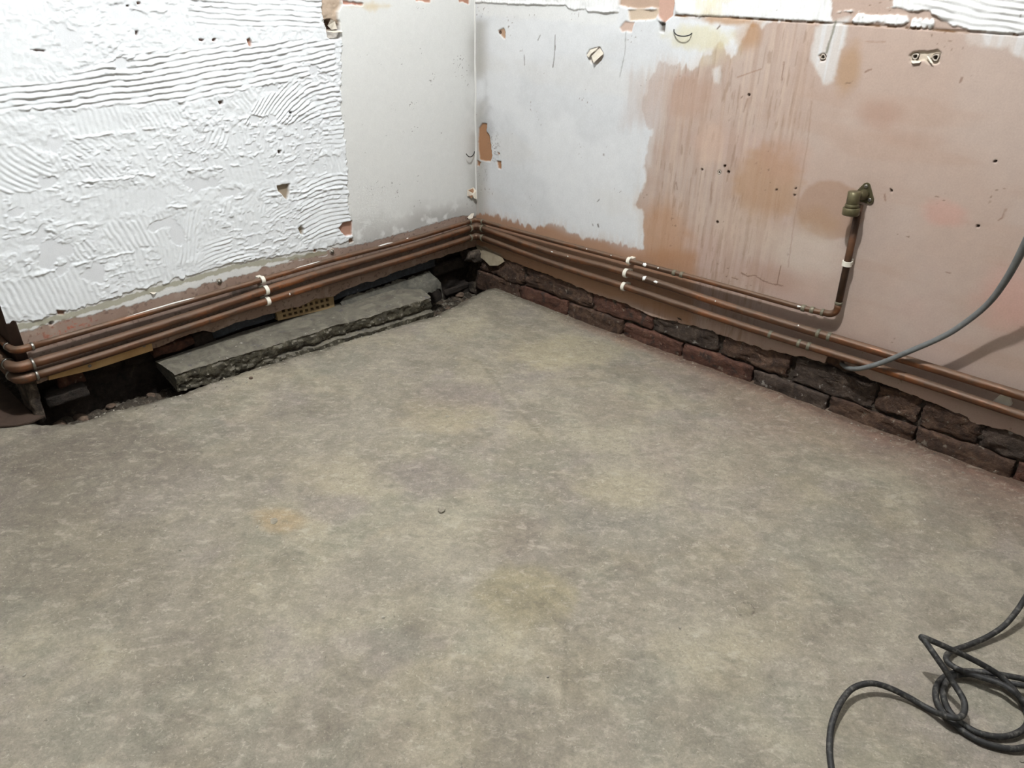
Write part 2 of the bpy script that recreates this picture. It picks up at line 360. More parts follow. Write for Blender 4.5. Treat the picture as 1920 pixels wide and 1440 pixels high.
    # ragged lips left at the old tile edges
    for k, ln in enumerate([[(110, 262), (245, 246), (480, 219), (640, 205)], [(110, 347), (300, 325), (480, 306)], [(0, 443), (90, 428), (160, 418)], [(0, 525), (100, 506), (175, 488), (318, 458)],
                            [(150, 22), (215, 16), (300, 20), (420, 6)], [(-40, 280), (60, 270)], [(320, 300), (440, 372), (640, 350)], [(310, 386), (350, 385)], [(440, 470), (560, 440), (560, 380)], [(215, 110), (330, 92)]]):
        ln = PL(ln); d = line_d(X, Z + (n2 - .5) * .012, ln)
        H += .0024 * np.exp(-(d / .0028) ** 2) * ss(.42, .6, vn(X * 45, Z * 45, 60 + k))
    H += .0016 * ss(.56, .70, fbm(X * 75, Z * 130, 25, 3)) * ss(.4, .6, n1) + .0007 * (n3 - .5)
    # bare smooth patches
    flat = np.zeros(N)
    for cx, cy, rx, ry in [(98, 470, 28, 38), (100, 268, 16, 22), (85, 342, 16, 10), (215, 20, 26, 20), (120, 70, 30, 26), (375, 345, 30, 12), (335, 440, 14, 16), (180, 520, 20, 20), (440, 360, 22, 10), (228, 115, 14, 10),
                           (300, 420, 24, 10), (510, 165, 14, 8), (478, 228, 10, 10), (590, 130, 12, 12), (155, 128, 12, 8), (260, 30, 22, 14), (20, 400, 18, 10), (510, 220, 12, 14)]:
        c = np.array(wl(cx, cy)); ex = np.array(wl(cx + rx, cy)) - c; ey = np.array(wl(cx, cy + ry)) - c
        r = np.sqrt(((X - c[0]) / abs(ex[0])) ** 2 + ((Z - c[1]) / abs(ey[1])) ** 2) + (n2 - .5) * 2.6 + (n3 - .5) * .8
        flat = np.maximum(flat, ss(1.15, .75, r))
    H = H * (1 - flat) + .0002 * flat
    H = np.where(True, H, H)
    C = np.tile(lin((224, 227, 229)), (N, 1))
    C = mixc(C, flat * .45, (208, 209, 212))
    C = mixc(C, .25 * ss(.5, .75, n1), (214, 215, 218))
    # grey-white painted plaster below and beside
    P = np.tile(lin((213, 213, 210)), (N, 1))
    band = PL([(604, -60), (960, -60), (960, 33), (887, 33), (800, 34), (700, 35), (640, 34), (604, 40)])
    P = mixc(P, ss(-.01, .01, poly_sd(X, Z, band) + (n2 - .5) * .02) * .9, (214, 214, 211))
    # darker towards the corner, grime at the foot of the paint
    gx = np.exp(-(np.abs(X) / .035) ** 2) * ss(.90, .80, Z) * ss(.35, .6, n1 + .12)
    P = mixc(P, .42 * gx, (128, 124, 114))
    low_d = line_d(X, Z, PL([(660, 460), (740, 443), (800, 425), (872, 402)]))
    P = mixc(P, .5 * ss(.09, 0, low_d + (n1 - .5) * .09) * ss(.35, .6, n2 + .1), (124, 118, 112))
    sp = ss(.88, .94, vn(X * 240, Z * 240, 31)) * ss(.72, .86, vn(X * 26, Z * 26, 32))
    P = mixc(P, sp * .8, (92, 86, 80))
    # exposed brown plaster under the paint
    paint = PL([(-200, -300), (1000, -300), (1000, 395), (893, 404), (866, 404), (850, 408), (800, 424), (760, 436), (700, 452), (664, 462), (600, 472), (520, 494), (440, 520), (360, 540), (300, 556), (230, 576), (180, 588), (120, 600), (60, 616), (-200, 690)])
    mp = ss(-.002, .002, poly_sd(X, Z, paint) + (n2 - .5) * .016 + (n3 - .5) * .006)
    pk = np.tile(lin((152, 131, 118)), (N, 1)); pk = mixc(pk, .6 * ss(.45, .65, n1), (136, 113, 99)); pk = mixc(pk, .6 * ss(.60, .7, n2), (164, 145, 131)); pk = mixc(pk, .6 * ss(.64, .72, n3), (104, 84, 72))
    rf = ss(.55, .66, n3) * ss(.10, .0, np.abs(X - wl(125, 620)[0])) * ss(.03, .0, np.abs(Z - np.interp(X, [-1.45, -1.1], [wl(60, 640)[1], wl(300, 560)[1]])))
    pk = mixc(pk, rf * .8, (176, 98, 72))
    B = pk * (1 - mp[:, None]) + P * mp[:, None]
    # olive line where the old tile trim stopped
    ol = line_d(X, Z, PL([(10, 618), (60, 609), (160, 583), (230, 562), (300, 540), (370, 520), (440, 500), (560, 482), (610, 474)]))
    B = mixc(B, .8 * ss(.008, .005, ol + (n2 - .5) * .014 + (n3 - .5) * .006), (152, 148, 126))
    B = mixc(B, .85 * ss(.0016, .0006, np.abs(ol - .010)) * ss(.5, .6, n2), (226, 224, 218))
    C = B * (1 - mA[:, None]) + C * mA[:, None]
    H = (.0022 + H) * mA + (n1 - .5) * .002 + .0006 * n3 * (1 - mp)
    H += .0012 * (mp * (1 - mA))
    # chips knocked out of the adhesive
    for k, (poly, col, dp) in enumerate([
        ([(518, 348), (541, 344), (541, 360), (537, 375), (531, 367), (520, 358)], (150, 136, 118), .006),
        ([(558, 428), (563, 422), (568, 430), (567, 440), (562, 438)], (154, 142, 124), .005),
        ([(634, 428), (642, 418), (660, 413), (660, 440), (648, 442), (640, 436)], (168, 130, 112), .005),
        ([(462, 74), (466, 71), (471, 80), (470, 87), (466, 87)], (168, 130, 112), .004),
        ([(408, 190), (416, 188), (417, 194), (411, 196)], (120, 100, 88), .004),
        ([(56, 93), (66, 92), (84, 94), (82, 97), (60, 95)], (128, 104, 94), .004),
        ([(256, 4), (262, 4), (262, 9), (257, 9)], (150, 112, 100), .004),
        ([(236, 9), (241, 9), (241, 13), (236, 13)], (124, 112, 104), .004),
        ([(372, 73), (380, 74), (379, 77), (373, 76)], (150, 116, 104), .004),
        ([(397, 72), (403, 73), (401, 77), (397, 76)], (140, 110, 100), .004),
        ([(253, 58), (257, 57), (257, 68), (254, 68)], (120, 100, 92), .003),
        ([(520, 282), (526, 281), (524, 287), (520, 287)], (120, 106, 96), .004),
        ([(541, 208), (546, 209), (545, 213), (541, 212)], (96, 88, 84), .004),
        ([(106, 581), (122, 583), (120, 590), (108, 590)], (140, 108, 92), .003),
        ([(588, 467), (592, 467), (592, 472), (588, 472)], (150, 112, 92), .003),
        ([(652, 448), (662, 446), (662, 454), (655, 456)], (136, 110, 92), .004)]):
        sdk = poly_sd(X, Z, PL(poly)) + (n3 - .5) * .004
        mk = ss(-.0015, .0015, sdk); C = mixc(C, mk, col); H = H * (1 - mk) - dp * mk
    # the large broken hole at the top
    for poly, col, dp in [
        ([(604, -60), (642, -60), (642, 10), (634, 22), (638, 42), (636, 58), (630, 60), (614, 58), (608, 40), (603, 26)], (170, 152, 134), .012),
        ([(608, 40), (622, 34), (636, 46), (636, 58), (614, 58)], (120, 100, 86), .035),
        ([(612, 59), (634, 57), (636, 72), (622, 73), (614, 68)], (176, 170, 162), .014),
        ([(642, 0), (682, 6), (680, 10), (642, 10)], (172, 128, 112), .003), ([(772, -30), (812, -30), (806, 4), (780, 2)], (170, 128, 108), .003), ([(848, -30), (880, -30), (878, 6), (862, 3)], (170, 128, 108), .003)]:
        sdk = poly_sd(X, Z, PL(poly)) + (n2 - .5) * .012
        mk = ss(-.002, .003, sdk); C = mixc(C, mk, col); H = H * (1 - mk) - (dp + (n2 - .5) * .012 * (dp > .01)) * mk
    C = mixc(C, .6 * ss(.02, .0, np.abs(Z - wl(700, 12)[1]) + np.abs(X - wl(700, 12)[0]) * .2 + (n2 - .5) * .02), (200, 178, 132))
    for u, v, a in ((455, 543, .03), (470, 538, .02), (440, 548, .02), (250, 625, .015)):
        c = wl(u, v); C = mixc(C, .8 * ss(a, a * .3, np.hypot((X - c[0]), (Z - c[1]) * 2) + (n3 - .5) * .03), (58, 52, 46))
    # screw hole, low left; scuffs on the pipes' wall
    hd = np.hypot(X - wl(96, 606)[0], Z - wl(96, 606)[1]); H -= .014 * ss(.0052, .0035, hd)
    Y = -H
    V = np.stack([X, Y, Z], 1)
    # returned lip under the plaster, plain upper wall
    row0 = V[:nx].copy(); rb = row0.copy(); rb[:, 1] = .034
    up = V[-nx:].copy(); up[:, 2] += .002; up2 = up.copy(); up2[:, 1] = -.003; up2[:, 2] = 2.4; top = np.tile(lin((222, 225, 227)), (nx, 1))
    VV = np.concatenate([rb, V, up, up2]); CC = np.concatenate([np.tile(lin((150, 128, 110)), (nx, 1)), C, top, top])
    me = mesh_np('wall_left', VV, grid_faces(nz + 3, nx))
    set_col(me, CC)
    return tag(link('wall_left', me, M['adhesive']), kind='structure')
wall_left = build_wall_left()

# ------------------------------------------------------------------ setting: right wall
RB = PR([(893, 463), (905, 468), (940, 484), (1000, 505), (1040, 520), (1100, 545), (1150, 562), (1200, 581), (1216, 592), (1260, 602), (1300, 612), (1340, 626), (1360, 632), (1400, 644), (1430, 654), (1470, 661), (1500, 668), (1546, 681), (1552, 664), (1582, 672), (1588, 694), (1640, 714), (1690, 733), (1740, 752), (1780, 770), (1830, 794), (1880, 806), (1920, 818)]) + [(0, wr(893, 463)[1]), (2.6, .10)]
def build_wall_right():
    nx, nz = 940, 420; L = 2.35; zt = 1.14
    s = np.linspace(0, L, nx); t = np.linspace(0, 1, nz)
    zb = interp_edge(RB, s) + (fbm(s * 45, s * 0, 5) - .5) * .010
    X = np.repeat(s[None, :], nz, 0).ravel(); Z = (zb[None, :] + (zt - zb[None, :]) * t[:, None]).ravel(); N = len(X)
    n1 = fbm(X * 6, Z * 6, 71); n2 = fbm(X * 40, Z * 40, 72); n3 = fbm(X * 150, Z * 150, 73, 3); nv = fbm(X * 90, Z * 5, 74); nb = fbm(X * 3, Z * 22, 75)
    # pink plaster
    C = np.tile(lin((176, 158, 147)), (N, 1))
    C = mixc(C, .55 * ss(.4, .7, n1), (172, 150, 137)); C = mixc(C, .35 * ss(.45, .7, fbm(X * 4, Z * 4, 76)), (180, 149, 138))
    C = mixc(C, .30 * ss(.5, .7, nb) , (168, 142, 126))
    zone = ss(.03, -.05, X - wr(1500, 300)[0]) * ss(-.05, .03, X - wr(1235, 300)[0])
    C = mixc(C, zone * .32 * ss(.46, .68, nv), (150, 122, 103)); C = mixc(C, zone * .4 * ss(.50, .68, fbm(X * 160, Z * 7, 77)), (188, 168, 153)); C = mixc(C, zone * .38 * ss(.66, .76, fbm(X * 190, Z * 20, 78, 3)), (126, 100, 82))
    def blob(C, cx, cy, rx, ry, col, a, soft=.25, ns=.5):
        c = wr(cx, cy); ex = abs(wr(cx + rx, cy)[0] - c[0]); ey = abs(wr(cx, cy + ry)[1] - c[1])
        r = np.sqrt(((X - c[0]) / ex) ** 2 + ((Z - c[1]) / ey) ** 2) + (n2 - .5) * ns
        return mixc(C, a * ss(1 + soft, 1 - soft, r), col)
    C = blob(C, 1436, 345, 66, 66, (162, 128, 98), .65, .3); C = blob(C, 1470, 300, 50, 40, (170, 136, 117), .45, .4)
    C = blob(C, 1556, 394, 66, 56, (158, 130, 112), .8, .07, .18); C = blob(C, 1530, 420, 45, 30, (158, 128, 101), .5, .4)
    C = blob(C, 1590, 130, 22, 44, (158, 124, 88), .6, .5); C = blob(C, 1280, 180, 60, 40, (168, 140, 124), .6, .5)
    C = blob(C, 1650, 215, 40, 24, (160, 128, 112), .5, .6); C = blob(C, 1770, 400, 40, 24, (186, 142, 130), .5, .5); C = blob(C, 1900, 560, 70, 60, (188, 142, 130), .5, .6)
    C = blob(C, 1510, 470, 70, 40, (190, 178, 166), .55, .6); C = blob(C, 1400, 430, 70, 40, (184, 166, 150), .4, .6); C = blob(C, 1700, 260, 60, 16, (164, 136, 120), .4, .7)
    C = blob(C, 1240, 440, 50, 60, (170, 128, 94), .6, .5); C = blob(C, 1440, 520, 60, 24, (156, 126, 112), .5, .6); C = blob(C, 1330, 270, 26, 40, (190, 164, 146), .5, .5)
    C = blob(C, 1300, 90, 70, 30, (190, 178, 146), .4, .5)
    # joint line between two boards
    ld = line_d(X, Z, PR([(1522, 190), (1515, 263), (1488, 423), (1478, 500)])); C = mixc(C, .4 * ss(.0022, .0008, ld), (140, 112, 96))
    # brown scraped foot above the pipes
    foot = PR([(890, 392), (1000, 420), (1210, 466), (1300, 480), (1300, 620), (890, 480)])
    C = mixc(C, .75 * ss(-.02, .02, poly_sd(X, Z, foot) + (n1 - .5) * .06), (160, 118, 86))
    # white paint
    white = PR([(860, -300), (1420, -300), (1470, 36), (1402, 52), (1392, 80), (1376, 104), (1362, 96), (1345, 78), (1330, 98), (1300, 128), (1262, 122), (1238, 118), (1224, 150), (1205, 196), (1214, 226), (1226, 244), (1220, 262), (1212, 300), (1211, 340), (1200, 366), (1190, 384), (1206, 400), (1208, 468), (1180, 462), (1130, 448), (1095, 446), (1066, 436), (1056, 424), (1040, 422), (1020, 428), (1000, 428), (960, 414), (930, 404), (890, 400)])
    sd = poly_sd(X, Z, white) + (n2 - .5) * .020 + (nv - .5) * .03
    W = np.tile(lin((212, 213, 214)), (N, 1))
    W = mixc(W, .35 * ss(.45, .7, n1), (188, 190, 192)); W = mixc(W, .3 * ss(.45, .7, fbm(X * 5, Z * 12, 79)), (206, 203, 198))
    W = mixc(W, .5 * ss(.06, .0, np.abs(X - .02)) * ss(wr(900, 28)[1], wr(900, 48)[1], Z) * ss(.35, .6, n1 + .1), (136, 128, 112))
    W = mixc(W, .35 * ss(.0, .05, sd - .02) * 0 + .35 * ss(.04, .0, sd) * ss(.4, .6, nv), (190, 172, 156))
    W = mixc(W, .55 * ss(.06, .0, np.abs(X - .05) + np.abs(Z - .55) * .3 + (n2 - .5) * .05), (150, 150, 152))
    topw = PR([(893, -60), (893, 30), (1000, 36), (1100, 46), (1160, 50), (1160, -60)])
    W = mixc(W, .8 * ss(-.006, .012, poly_sd(X, Z, topw) + (n2 - .5) * .02), (216, 216, 214))
    mW = ss(-.004, .006, sd)
    wash = PR([(1150, 60), (1330, 60), (1330, 110), (1262, 150), (1248, 230), (1226, 320), (1180, 320)])
    mW = np.maximum(mW, .45 * ss(-.01, .03, poly_sd(X, Z, wash) + (nv - .5) * .06))
    thin = PR([(1180, 140), (1250, 140), (1230, 235), (1170, 235)])
    mW = mW * (1 - .35 * ss(-.03, .03, poly_sd(X, Z, thin) + (nv - .5) * .05))
    for poly, a in [([(1528, 50), (1592, 34), (1586, 70), (1574, 112), (1562, 152), (1546, 156), (1534, 140), (1522, 108), (1524, 80)], .85), ([(1836, 60), (1960, 60), (1960, 130), (1906, 106), (1892, 84), (1866, 92), (1842, 84)], .7), ([(1800, 60), (1850, 60), (1850, 90), (1820, 85)], .4), ([(1356, 60), (1392, 80), (1380, 104), (1362, 96)], .8), ([(1336, 130), (1350, 126), (1350, 156), (1338, 158)], .6)]:
        mW = np.maximum(mW, a * ss(-.005, .007, poly_sd(X, Z, PR(poly)) + (n2 - .5) * .016))
    C = C * (1 - mW[:, None]) + W * mW[:, None]
    H = (n1 - .5) * .002 + .0005 * mW + .0003 * n3
    # yellow water stain
    C = blob(C, 1312, 70, 60, 22, (204, 196, 158), .6, .4, .9); C = blob(C, 1360, 36, 60, 10, (168, 120, 58), .7, .5, 1.2); C = blob(C, 1405, 66, 22, 26, (160, 116, 66), .55, .6)
    # torn strip at the top
    for poly, col, dp in [([(1164, -80), (1246, -80), (1240, 16), (1176, 16), (1162, 8)], (172, 148, 130), .006), ([(1176, 17), (1238, 17), (1228, 36), (1180, 40)], (190, 172, 152), .004), ([(1238, -80), (1268, -80), (1262, 30), (1244, 44), (1234, 30)], (184, 150, 134), .005),
                          ([(1172, 38), (1190, 42), (1184, 58), (1166, 60), (1160, 52)], (190, 166, 152), .002), ([(1234, 40), (1248, 44), (1246, 62), (1236, 60)], (110, 104, 98), .012)]:
        mk = ss(-.002, .003, poly_sd(X, Z, PR(poly)) + (n2 - .5) * .012); C = mixc(C, mk, col); H = H * (1 - mk) - dp * mk
    # tile adhesive along the top
    adh = PR([(893, -200), (1160, -200), (1160, 22), (1104, 24), (1098, 18), (1068, 18), (1060, 10), (1000, 8), (940, 8), (893, 4)])
    adh2 = PR([(1262, -200), (1560, -200), (1560, 40), (1490, 40), (1420, 34), (1340, 30), (1268, 28)])
    adh3 = PR([(1560, 22), (1630, 18), (1650, 6), (1680, -10), (1680, -200), (2000, -200)]) + [(2.7, 1.5), (2.7, .955)] + PR([(1920, 64), (1870, 60), (1820, 58), (1780, 48), (1760, 30), (1740, 20), (1700, 18), (1676, 14)])
    adh4 = PR([(1600, 38), (1610, 28), (1660, 26), (1690, 30), (1700, 30), (1702, 40), (1690, 46), (1650, 44), (1602, 42)])
    mA = np.zeros(N)
    for a in (adh, adh2, adh3, adh4): mA = np.maximum(mA, ss(-.0014, .0014, poly_sd(X, Z, a) + (n2 - .5) * .010 + (n3 - .5) * .004))
    mA *= 1 - ss(-.001, .002, poly_sd(X, Z, PR([(1590, -60), (1676, -60), (1676, 12), (1640, 24), (1600, 18), (1590, 8)])) + (n2 - .5) * .014)
    for cx in (1714, 1724, 1735, 1746):
        c = wr(cx, 43 + (cx - 1714) * .04); mA = np.maximum(mA, ss(.0068, .0052, np.hypot((X - c[0]), (Z - c[1]) * .62)))
    com = .5 + .5 * np.cos(2 * math.pi * (X + (n1 - .5) * .03) / .0105)
    hz = .5 + .5 * np.cos(2 * math.pi * (Z + X * .08 + (n1 - .5) * .04) / .0125)
    hor = ss(1.28, 1.33, X) * ss(1.72, 1.62, X)
    HA = .0025 + (.0024 * com * (1 - hor) + .0036 * hz * hor) * (.4 + .6 * ss(.35, .6, fbm(X * 25, Z * 25, 81))) + .0012 * ss(.4, .7, n2)
    HA += .0022 * np.exp(-(line_d(X, Z + (n2 - .5) * .004, PR([(893, 4), (1060, 10), (1070, 19), (1150, 22)])) / .003) ** 2)
    A = np.tile(lin((226, 226, 225)), (N, 1))
    ye = ss(.10, .0, np.abs(X - wr(1330, 10)[0]) + (n2 - .5) * .12); A = mixc(A, .5 * ye * ss(.4, .6, n2), (214, 196, 140))
    C = C * (1 - mA[:, None]) + A * mA[:, None]; H = H * (1 - mA) + HA * mA
    # brown crust under the adhesive
    cr = line_d(X, Z, PR([(1266, 29), (1340, 31), (1420, 36), (1500, 41), (1600, 45), (1700, 52), (1760, 56), (1820, 60), (1920, 66)]))
    C = mixc(C, ss(.003, .001, cr + (n2 - .5) * .004) * ss(.45, .55, vn(X * 60, Z * 60, 82)), (110, 82, 56)); H -= .002 * ss(.003, .001, cr)
    # brown bare patches by the corner and other chips
    for poly, col, dp in [
        ([(898, 240), (904, 231), (914, 231), (912, 246), (918, 254), (921, 274), (923, 292), (920, 303), (910, 302), (900, 300), (897, 280), (897, 262)], (158, 118, 88), .0030),
        ([(932, 302), (940, 302), (940, 318), (934, 316)], (158, 118, 88), .003), ([(895, 300), (902, 304), (899, 312), (895, 310)], (158, 118, 88), .003), ([(931, 284), (938, 288), (936, 291)], (150, 108, 80), .002),
        ([(933, 58), (944, 52), (948, 60), (947, 73), (942, 70)], (170, 140, 116), .003),
        ([(1100, 102), (1106, 92), (1124, 88), (1132, 100), (1128, 112), (1120, 121), (1110, 120)], (196, 186, 176), .004),
        ([(1704, 104), (1712, 96), (1740, 96), (1758, 92), (1764, 100), (1762, 118), (1748, 122), (1730, 114), (1712, 120), (1706, 116)], (196, 182, 164), .005),
        ([(1535, 104), (1544, 99), (1550, 106), (1548, 114), (1538, 116)], (176, 154, 138), .003)]:
        mk = ss(-.001, .0015, poly_sd(X, Z, PR(poly)) + (n3 - .5) * .004); C = mixc(C, mk, col); H = H * (1 - mk) - dp * mk
    # drilled holes
    for cx, cy, r in [(1543, 107, .0058), (1716, 106, .0060), (1754, 108, .0064), (1349, 323, .0042), (1359, 311, .0032), (1366, 322, .0036), (1345, 416, .0034), (1316, 318, .0026), (937, 61, .0036), (1404, 178, .0030), (1492, 353, .0022), (1490, 366, .0022), (1456, 356, .0020), (1671, 358, .0026), (1834, 424, .0030), (1866, 303, .0024)]:
        c = wr(cx, cy); hd = np.hypot(X - c[0], Z - c[1]); H -= .016 * ss(r * 1.15, r * .7, hd); C = mixc(C, ss(r * 1.3, r * .9, hd), (96, 80, 70))
    HOLES = [(1543, 107, .0050), (1716, 106, .0052), (1754, 108, .0056), (1349, 323, .0038), (1359, 311, .0032), (1366, 322, .0034), (937, 61, .0036), (1345, 416, .0032)]
    # scratches, pencil ticks and hair cracks
    for ln, col, a, wd in [([(1041, 66), (1041, 90), (1039, 112), (1037, 126)], (84, 76, 66), .8, .0018), ([(983, 104), (984, 122)], (96, 88, 80), .7, .0015), ([(1009, 75), (1013, 66)], (96, 88, 80), .7, .0022), ([(1174, 60), (1172, 100), (1162, 145)], (140, 140, 136), .7, .0016),
                           ([(1567, 40), (1560, 66), (1550, 98)], (110, 108, 92), .8, .0030), ([(1625, 78), (1660, 79)], (150, 122, 108), .6, .0015), ([(1382, 145), (1428, 129)], (140, 108, 90), .6, .0015), ([(1390, 512), (1402, 518), (1415, 516), (1430, 526), (1446, 532), (1468, 536)], (110, 84, 70), .8, .0016), ([(1464, 498), (1460, 518), (1458, 532)], (110, 84, 70), .8, .0014), ([(1372, 520), (1384, 524)], (110, 84, 70), .7, .0014),
                           ([(1886, 392), (1880, 408), (1872, 413)], (132, 104, 90), .7, .0014), ([(1774, 510), (1782, 512)], (120, 96, 84), .7, .0016), ([(1622, 135), (1630, 131), (1634, 130)], (120, 92, 78), .7, .0018), ([(1804, 146), (1800, 154)], (120, 92, 78), .7, .0022), ([(1659, 364), (1660, 376)], (130, 100, 86), .7, .0022), ([(1402, 185), (1394, 210)], (120, 92, 76), .5, .0022), ([(1470, 116), (1466, 150)], (120, 92, 76), .7, .0014),
                           ([(1345, 54), (1350, 48)], (90, 64, 44), .8, .002), ([(1268, 342), (1270, 356)], (110, 84, 68), .6, .0018), ([(1120, 378), (1124, 374)], (90, 84, 76), .8, .0018), ([(1121, 421), (1122, 425)], (80, 72, 64), .8, .003), ([(1111, 420), (1112, 423)], (80, 72, 64), .8, .002)]:
        C = mixc(C, a * ss(wd * 1.4, wd * .4, line_d(X, Z, PR(ln)) + (n3 - .5) * wd), col)
    sp = ss(.88, .94, vn(X * 200, Z * 200, 91)) * ss(.72, .86, vn(X * 20, Z * 20, 92)); C = mixc(C, sp * .7, (104, 82, 68))
    # crazing beside the bare corner patch
    cz = ss(.06, .0, np.hypot((X - wr(926, 275)[0]) * 1.3, (Z - wr(926, 275)[1]) * .7)) * ss(.03, .008, np.abs(fbm(X * 70, Z * 70, 93, 3) - .5)); C = mixc(C, .8 * cz, (96, 88, 80))
    cz = ss(.035, .0, np.hypot((X - wr(906, 325)[0]), (Z - wr(906, 325)[1]) * .8)) * ss(.03, .008, np.abs(fbm(X * 70, Z * 70, 94, 3) - .5)); C = mixc(C, .8 * cz, (96, 88, 80))
    # torn white edge of the plaster above the bricks, near the corner
    zbv = np.interp(X, s, zb)
    C = mixc(C, .8 * ss(.016, .010, Z - zbv + (n2 - .5) * .01) * ss(.14, .10, X), (180, 164, 142))
    V = np.stack([-H * 1.0, -X, Z], 1)
    V[:, 0] = -H
    rb = V[:nx].copy(); rb[:, 0] = .026; up = V[-nx:].copy(); up[:, 2] += .002; up2 = up.copy(); up2[:, 0] = -.003; up2[:, 2] = 2.4; top = np.tile(lin((222, 224, 225)), (nx, 1))
    VV = np.concatenate([rb, V, up, up2]); CC = np.concatenate([np.tile(lin((186, 166, 146)), (nx, 1)), C, top, top])
    # plain remainder behind the camera
    GF = grid_faces(nz + 3, nx); fc = VV[GF].mean(1); keep = np.ones(len(GF), bool)
    for u, v, r in HOLES:
        a, b = wr(u, v); keep &= np.hypot(fc[:, 1] + a, fc[:, 2] - b) > r
    me = mesh_np('wall_right', VV, GF[keep]); set_col(me, CC)
    return tag(link('wall_right', me, M['wall']), kind='structure')
wall_right = build_wall_right()

def plane(name, pts, m, parent=None, kind='structure'):
    me = bpy.data.meshes.new(name); me.from_pydata(pts, [], [tuple(range(len(pts)))]); me.update()
    o = link(name, me, m, parent, False)
    if kind: o['kind'] = kind
    return o
XB, YB, YA = -4.4, -4.2, 1.6
plane('ceiling', [(.1, .1, 2.4), (.1, YB, 2.4), (XB, YB, 2.4), (XB, YA, 2.4), (.1, YA, 2.4)], M['ceil'])
plane('wall_back', [(.1, YB, -.1), (.1, YB, 2.4), (XB, YB, 2.4), (XB, YB, -.1)], M['plain'])
plane('wall_far', [(XB, YB, -.1), (XB, YB, 2.4), (XB, YA, 2.4), (XB, YA, -.1)], M['plain'])
plane('wall_passage', [(XB, YA, -.1), (XB, YA, 2.4), (XE, YA, 2.4), (XE, YA, -.1)], M['plain'])
plane('wall_right_rear', [(0, -2.35, -.1), (0, -2.35, 2.4), (0, YB, 2.4), (0, YB, -.1)], M['plain'])
# end face of the left wall (turns away from the room), its shade put into the dark colour
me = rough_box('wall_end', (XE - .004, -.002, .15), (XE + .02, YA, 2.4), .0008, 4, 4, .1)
tag(link('wall_end', me, M['end_shade']), kind='structure')

